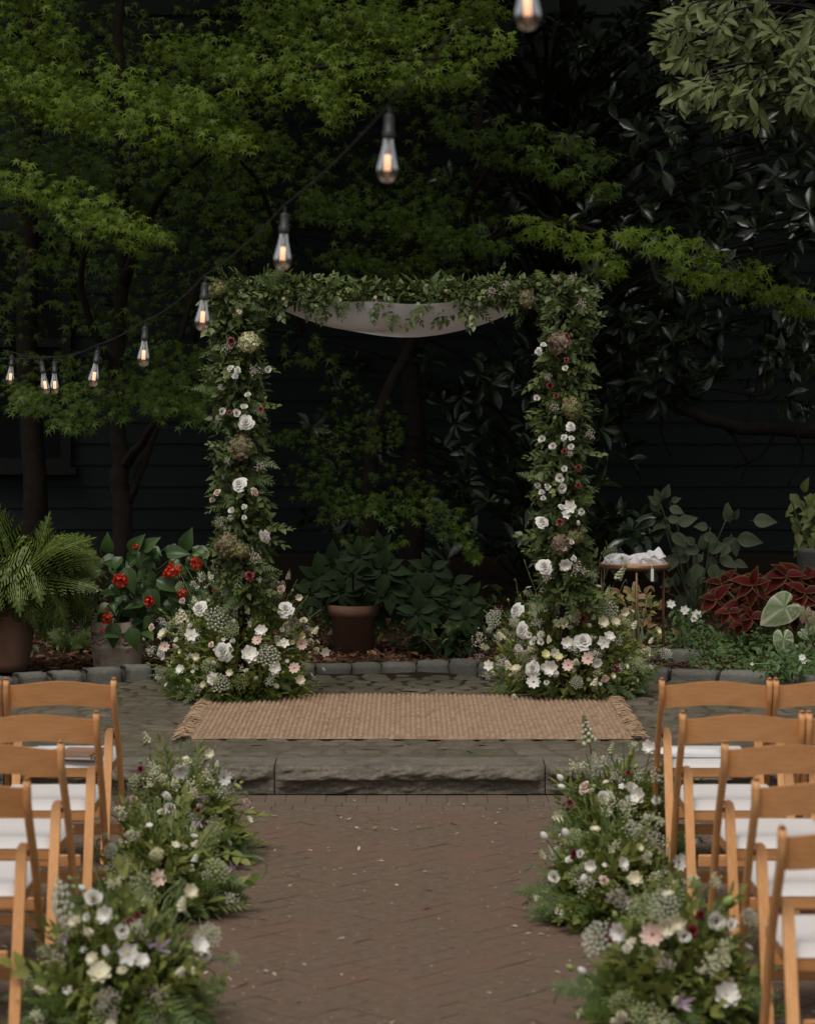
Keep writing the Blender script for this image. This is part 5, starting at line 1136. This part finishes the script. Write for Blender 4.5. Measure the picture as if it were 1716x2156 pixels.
# ------------------------------------------------------------------ CHAIRS
def make_chair():
    r = empty('folding_chair', (0,0,0)); w = .21
    def post(x):
        g = G(); pts = [(x,0,.783),(x,.0,.775),(x,.02,.69),(x,.14,.52),(x,.2,.42),(x,.34,.12),(x,.385,0)]
        pts = smoothpath(pts[1:], 4); tg = norm(np.gradient(pts,axis=0)); nn = np.cross(tg,(1,0,0)); m = len(pts); a = np.linspace(0,2*np.pi,12,endpoint=False)
        sx = np.sign(np.cos(a))*np.abs(np.cos(a))**.55*.0115; sy = np.sign(np.sin(a))*np.abs(np.sin(a))**.55*.019
        v = pts[:,None]+sx[None,:,None]*np.array((1,0,0))+sy[None,:,None]*nn[:,None]; f=[(i*12+j,i*12+(j+1)%12,(i+1)*12+(j+1)%12,(i+1)*12+j) for i in range(m-1) for j in range(12)]
        v = v.reshape(-1,3); cap = [(x+sx[j]*.7, sy[j]*.7, .787) for j in range(12)]+[(x+sx[j]*.25, sy[j]*.25, .791) for j in range(12)]
        k = len(v); f += [(j,k+j,k+(j+1)%12,(j+1)%12) for j in range(12)]+[(k+j,k+12+j,k+12+(j+1)%12,k+(j+1)%12) for j in range(12)]+[tuple(range(k+12,k+24))]
        g.add(np.vstack([v,cap]), f); return g
    for x in (-w, w): post(x).build('back_post', M['wood2'], r)
    for x in (-w+.031, w-.031):
        sg = 1 if x > 0 else -1
        g = G(); out = [(-.016,0),(.016,0),(.016,.56),(.012,.578),(.004,.588),(-.006,.59),(-.016,.588)]
        dv = np.array((0,-.17,-.59)); dl = norm(dv); L = .6; nn = norm(np.cross((1,0,0),-dl)); base = np.array((x,-.055,0))
        v = []
        for off in (-.01,.01):
            for px_, t in out: v.append(base + np.array((-sg*px_,0,0)) + (-dl)*t*L/.59 + nn*off)
        n = len(out); g.add(v, [tuple(range(n)), tuple(range(2*n-1,n-1,-1))]+[(i,(i+1)%n,n+(i+1)%n,n+i) for i in range(n)]); g.build('rear_leg', M['wood2'], r, False)
    g = G()
    def slat(u, v, s):
        x = (u-.5)*2*(w-.011); zt = .757+.02*np.cos((u-.5)*np.pi)**1.5; zb = .668+.014*np.cos((u-.5)*np.pi)**1.5; z = zb+(zt-zb)*v; bow = .02*(1-(2*u-1)**2)
        return np.stack([x, .006+(.775-z)*.19-bow+s, z],-1)
    grid(21,6,lambda u,v: slat(u,v,-.007),g); grid(21,6,lambda u,v: slat(u,v,.007),g)
    for vv in (0,1): grid(21,2,lambda u,v,vv=vv: np.where((v>.5)[:,None], slat(u,np.full_like(u,vv),.007), slat(u,np.full_like(u,vv),-.007)),g)
    g.build('back_slat', M['wood'], r)
    g = G(); box(g,(0,.105,.402),(.352,.02,.042),bev=.004); box(g,(0,.475,.402),(.36,.02,.042),bev=.004)
    for x in (-.168,.168): box(g,(x,.29,.402),(.018,.348,.04),bev=.003)
    g.build('seat_frame', M['wood'], r, False)
    g = G()
    def cush(u, v):
        X=(u-.5)*2; Y=(v-.5)*2; e = np.maximum(np.abs(X),np.abs(Y)); z = .436+.015*np.clip(1-np.maximum(0,(e-.86)/.14)**2.5,0,1)+.004*(1-X*X)*(1-Y*Y)
        return np.stack([X*.178,.29+Y*.198,np.where(e>.999,.421,z)],-1)
    grid(17,17,cush,g); box(g,(0,.29,.423),(.34,.38,.006)); g.build('cushion', M['cushion'], r)
    g = G(); box(g,(0,-.008+.0,.262),(.312,.016,.042),bev=.003); g.build('rear_rung', M['wood'], r, False)
    g = G(); box(g,(0,.325,.135),(.40,.018,.04),bev=.003); g.build('front_rung', M['wood'], r, False)
    for x in (-w+.018, w-.018):
        g = G(); tube(g,[(x-.008,.112,.545),(x+.008,.112,.545)],.008,8); g.build('hinge_bolt', M['metal'], r)
    return r
def copy_thing(o):
    c = o.copy(); COL.objects.link(c)
    for k in o.children: k2 = k.copy(); COL.objects.link(k2); k2.parent = c
    return c
DR = {1:9.29,2:8.36,3:7.67,4:6.95,5:6.2}
spots = [(-1.148-.21,1,0,'front row chair on the left aisle side with a brown notebook on its seat'),(-1.148-.66,1,.01,'front row chair at the left edge of the view, only its right post showing'),
 (-1.094-.21,2,.012,'second row chair left of the aisle, curved grained slat before the notebook'),(-1.118-.21,3,-.012,'third row chair left of the aisle, plain honey slat and white cushion'),(-1.113-.21,4,.006,'nearest visible chair on the left, its back cut by the left edge'),
 (.994+.21,1,-.006,'front row chair on the right aisle side with a white paper on its seat'),(.994+.655,1,.008,'front row chair second from the aisle on the right'),
 (.967+.21,2,.0,'second row chair on the right aisle side, clean slat below the front row seat'),(.967+.655,2,-.01,'second row chair at the right edge beside the aisle chair'),
 (1.023+.21,3,.01,'third row chair right of the aisle, cushion half seen'),(1.018+.21,4,-.008,'fourth row chair right of the aisle beside the flowers'),(.977+.21,5,.004,'nearest chair on the right, its rear leg reaching the bottom edge')]
ch0 = make_chair(); chairs = []
for i, (x, rw, rz, lab) in enumerate(spots):
    c = ch0 if i == 0 else copy_thing(ch0); c.location = (x, DR[rw], .002); c.rotation_euler = (0,0,rz); tag(c, 'wooden '+lab, 'chair', 'wooden folding chairs beside the aisle'); chairs.append(c)

# things left on the front seats
def onseat(x, y, dx): return np.array((x, y, 0.4565))
sx, sy = spots[0][0], DR[1]
nb = tag(empty('notebook', (sx+.06, sy+.185, 0.4565)), 'worn brown leather notebook with an elastic band on the front left seat', 'notebook'); Rn = np.array(Matrix.Rotation(-.12,3,'Z'))
g = G(); box(g,(sx+.06,sy+.185,0.4640),(.15,.2,.012),R=Rn); g.build('pages', M['paper'], nb, False)
g = G(); box(g,(sx+.06,sy+.185,0.4720),(.16,.21,.004),R=Rn); box(g,(sx+.06,sy+.185,0.4580),(.16,.21,.003),R=Rn); g.build('cover', M['leather'], nb, False)
g = G(); box(g,(sx+.125,sy+.175,0.4750),(.008,.214,.002),R=Rn); g.build('elastic_band', M['burg'], nb, False)
pen = tag(empty('tassel', (sx+.12, sy+.1, 0.4605)), 'beaded cord with a dark bow hanging off the notebook on the front left seat', 'cord')
g = G(); q = np.array([(sx+.125+.025*math.sin(t*2), sy+.135-.05*t, 0.4625) for t in np.linspace(0,1,12)]); g.inst(T_BALL, q, np.tile(np.eye(3),(12,1,1)), .0055); g.build('bead_string', M['beads'], pen)
g = G(); tube(g, smoothpath([(sx+.10,sy+.095,0.4615),(sx+.125,sy+.085,0.4705),(sx+.14,sy+.07,0.4615)],4), .004,5); tube(g, smoothpath([(sx+.15,sy+.125,0.4615),(sx+.128,sy+.085,0.4675),(sx+.11,sy+.08,0.4595)],4), .004,5); g.build('bow', M['black'], pen)
br = tag(empty('brochure', (sx-.11, sy+.27, 0.4565)), 'pale blue and white printed leaflet on the front left seat beside the notebook', 'leaflet')
g = G(); box(g,(sx-.10,sy+.30,0.4590),(.17,.2,.004),R=np.array(Matrix.Rotation(.25,3,'Z'))); g.build('sheet', M['bluepaper'], br, False)
g = G(); tube(g,[(sx-.11,sy+.2,0.4645),(sx-.03,sy+.34,0.4645)],.0035,6); g.build('pencil', M['black'], br)
rx_, ry_ = spots[5][0], DR[1]
pp = G(); grid(12,12,lambda u,v: np.stack([rx_-.16+u*.25-.06*v, ry_+.13+v*.22, 0.4590+.004*np.sin(u*5)*v+.003*np.sin(v*9)],-1),pp); grid(2,2,lambda u,v: np.stack([rx_-.15+u*.22-.05*v, ry_+.14+v*.2, 0.4570+0*u],-1),pp)
tag(pp.build('paper_sheet', M['paper'], origin=(rx_-.05,ry_+.27,0.4565)), 'plain white paper sheet lying on the front right aisle seat', 'paper')

# ------------------------------------------------------------------ STRING LIGHTS
bulbprof = [(.0135,0),(.0145,-.012),(.0175,-.03),(.024,-.055),(.0292,-.078),(.0296,-.09),(.0265,-.105),(.018,-.116),(.008,-.1205),(.0005,-.1215)]
g = G(); lathe(g, bulbprof, 20); BULB = g.mesh('bulb', M['glass'])
g = G(); lathe(g, [(.001,.062),(.012,.062),(.0135,.055),(.0135,.02),(.0165,.018),(.0165,.002),(.015,-.004),(.001,-.004)], 14); lathe(g, [(.005,.085),(.005,.06)], 8); SOCK = g.mesh('socket', M['black'])
g = G()
for k in range(4):
    a = k*math.pi/2; tube(g, [(.0055*math.cos(a),.0055*math.sin(a),-.046),(.0065*math.cos(a),.0065*math.sin(a),-.088)], .0028, 5)
FILA = g.mesh('filament', M['filament'])
g = G(); lathe(g, [(.006,-.004),(.005,-.03),(.0025,-.045),(.001,-.047)], 8); GST = g.mesh('glass_stem', M['paper'])
def string(label, bulbs, extra0, extra1, sag):
    pts = [P(*extra0)] if extra0 else []; pos = []
    for (u, v, d) in bulbs: pos.append(P(u, v, d)); pts.append(pos[-1]+np.array((0,0,.088)))
    if extra1: pts.append(P(*extra1))
    root = tag(empty('string_lights', pts[0]), label, 'string lights')
    g = G(); full = []
    for a, b in zip(pts[:-1], pts[1:]):
        for t in np.linspace(0,1,9)[:-1]: full.append(a+(b-a)*t-np.array((0,0,sag*4*t*(1-t)*np.linalg.norm(b-a))))
    full.append(pts[-1]); tube(g, full, .0026, 6); g.build('cable', M['black'], root)
    for p in pos:
        b = put('bulb', BULB, p, np.array(Matrix.Rotation(random.gauss(0,.07),3,'Y')), 1, root)
        for nm, me in (('socket',SOCK),('filament',FILA),('glass_stem',GST)):
            o = bpy.data.objects.new(nm, me); COL.objects.link(o); o.parent = b
    return root
string('main string of glowing teardrop bulbs rising from the left over the arch towards the viewer', [(1110,-52,5.2),(818,290,6.35),(598,490,7.6),(430,630,9.0),(305,716,10.8),(203,764,11.8),(116,785,13.2)], (1500,-520,4.2), (-160,740,15), .012)
string('second string with two glowing bulbs crossing at the far left edge', [(92,785,13.0),(25,770,14.4)], (256,705,16.85), (-140,752,15.5), .01)
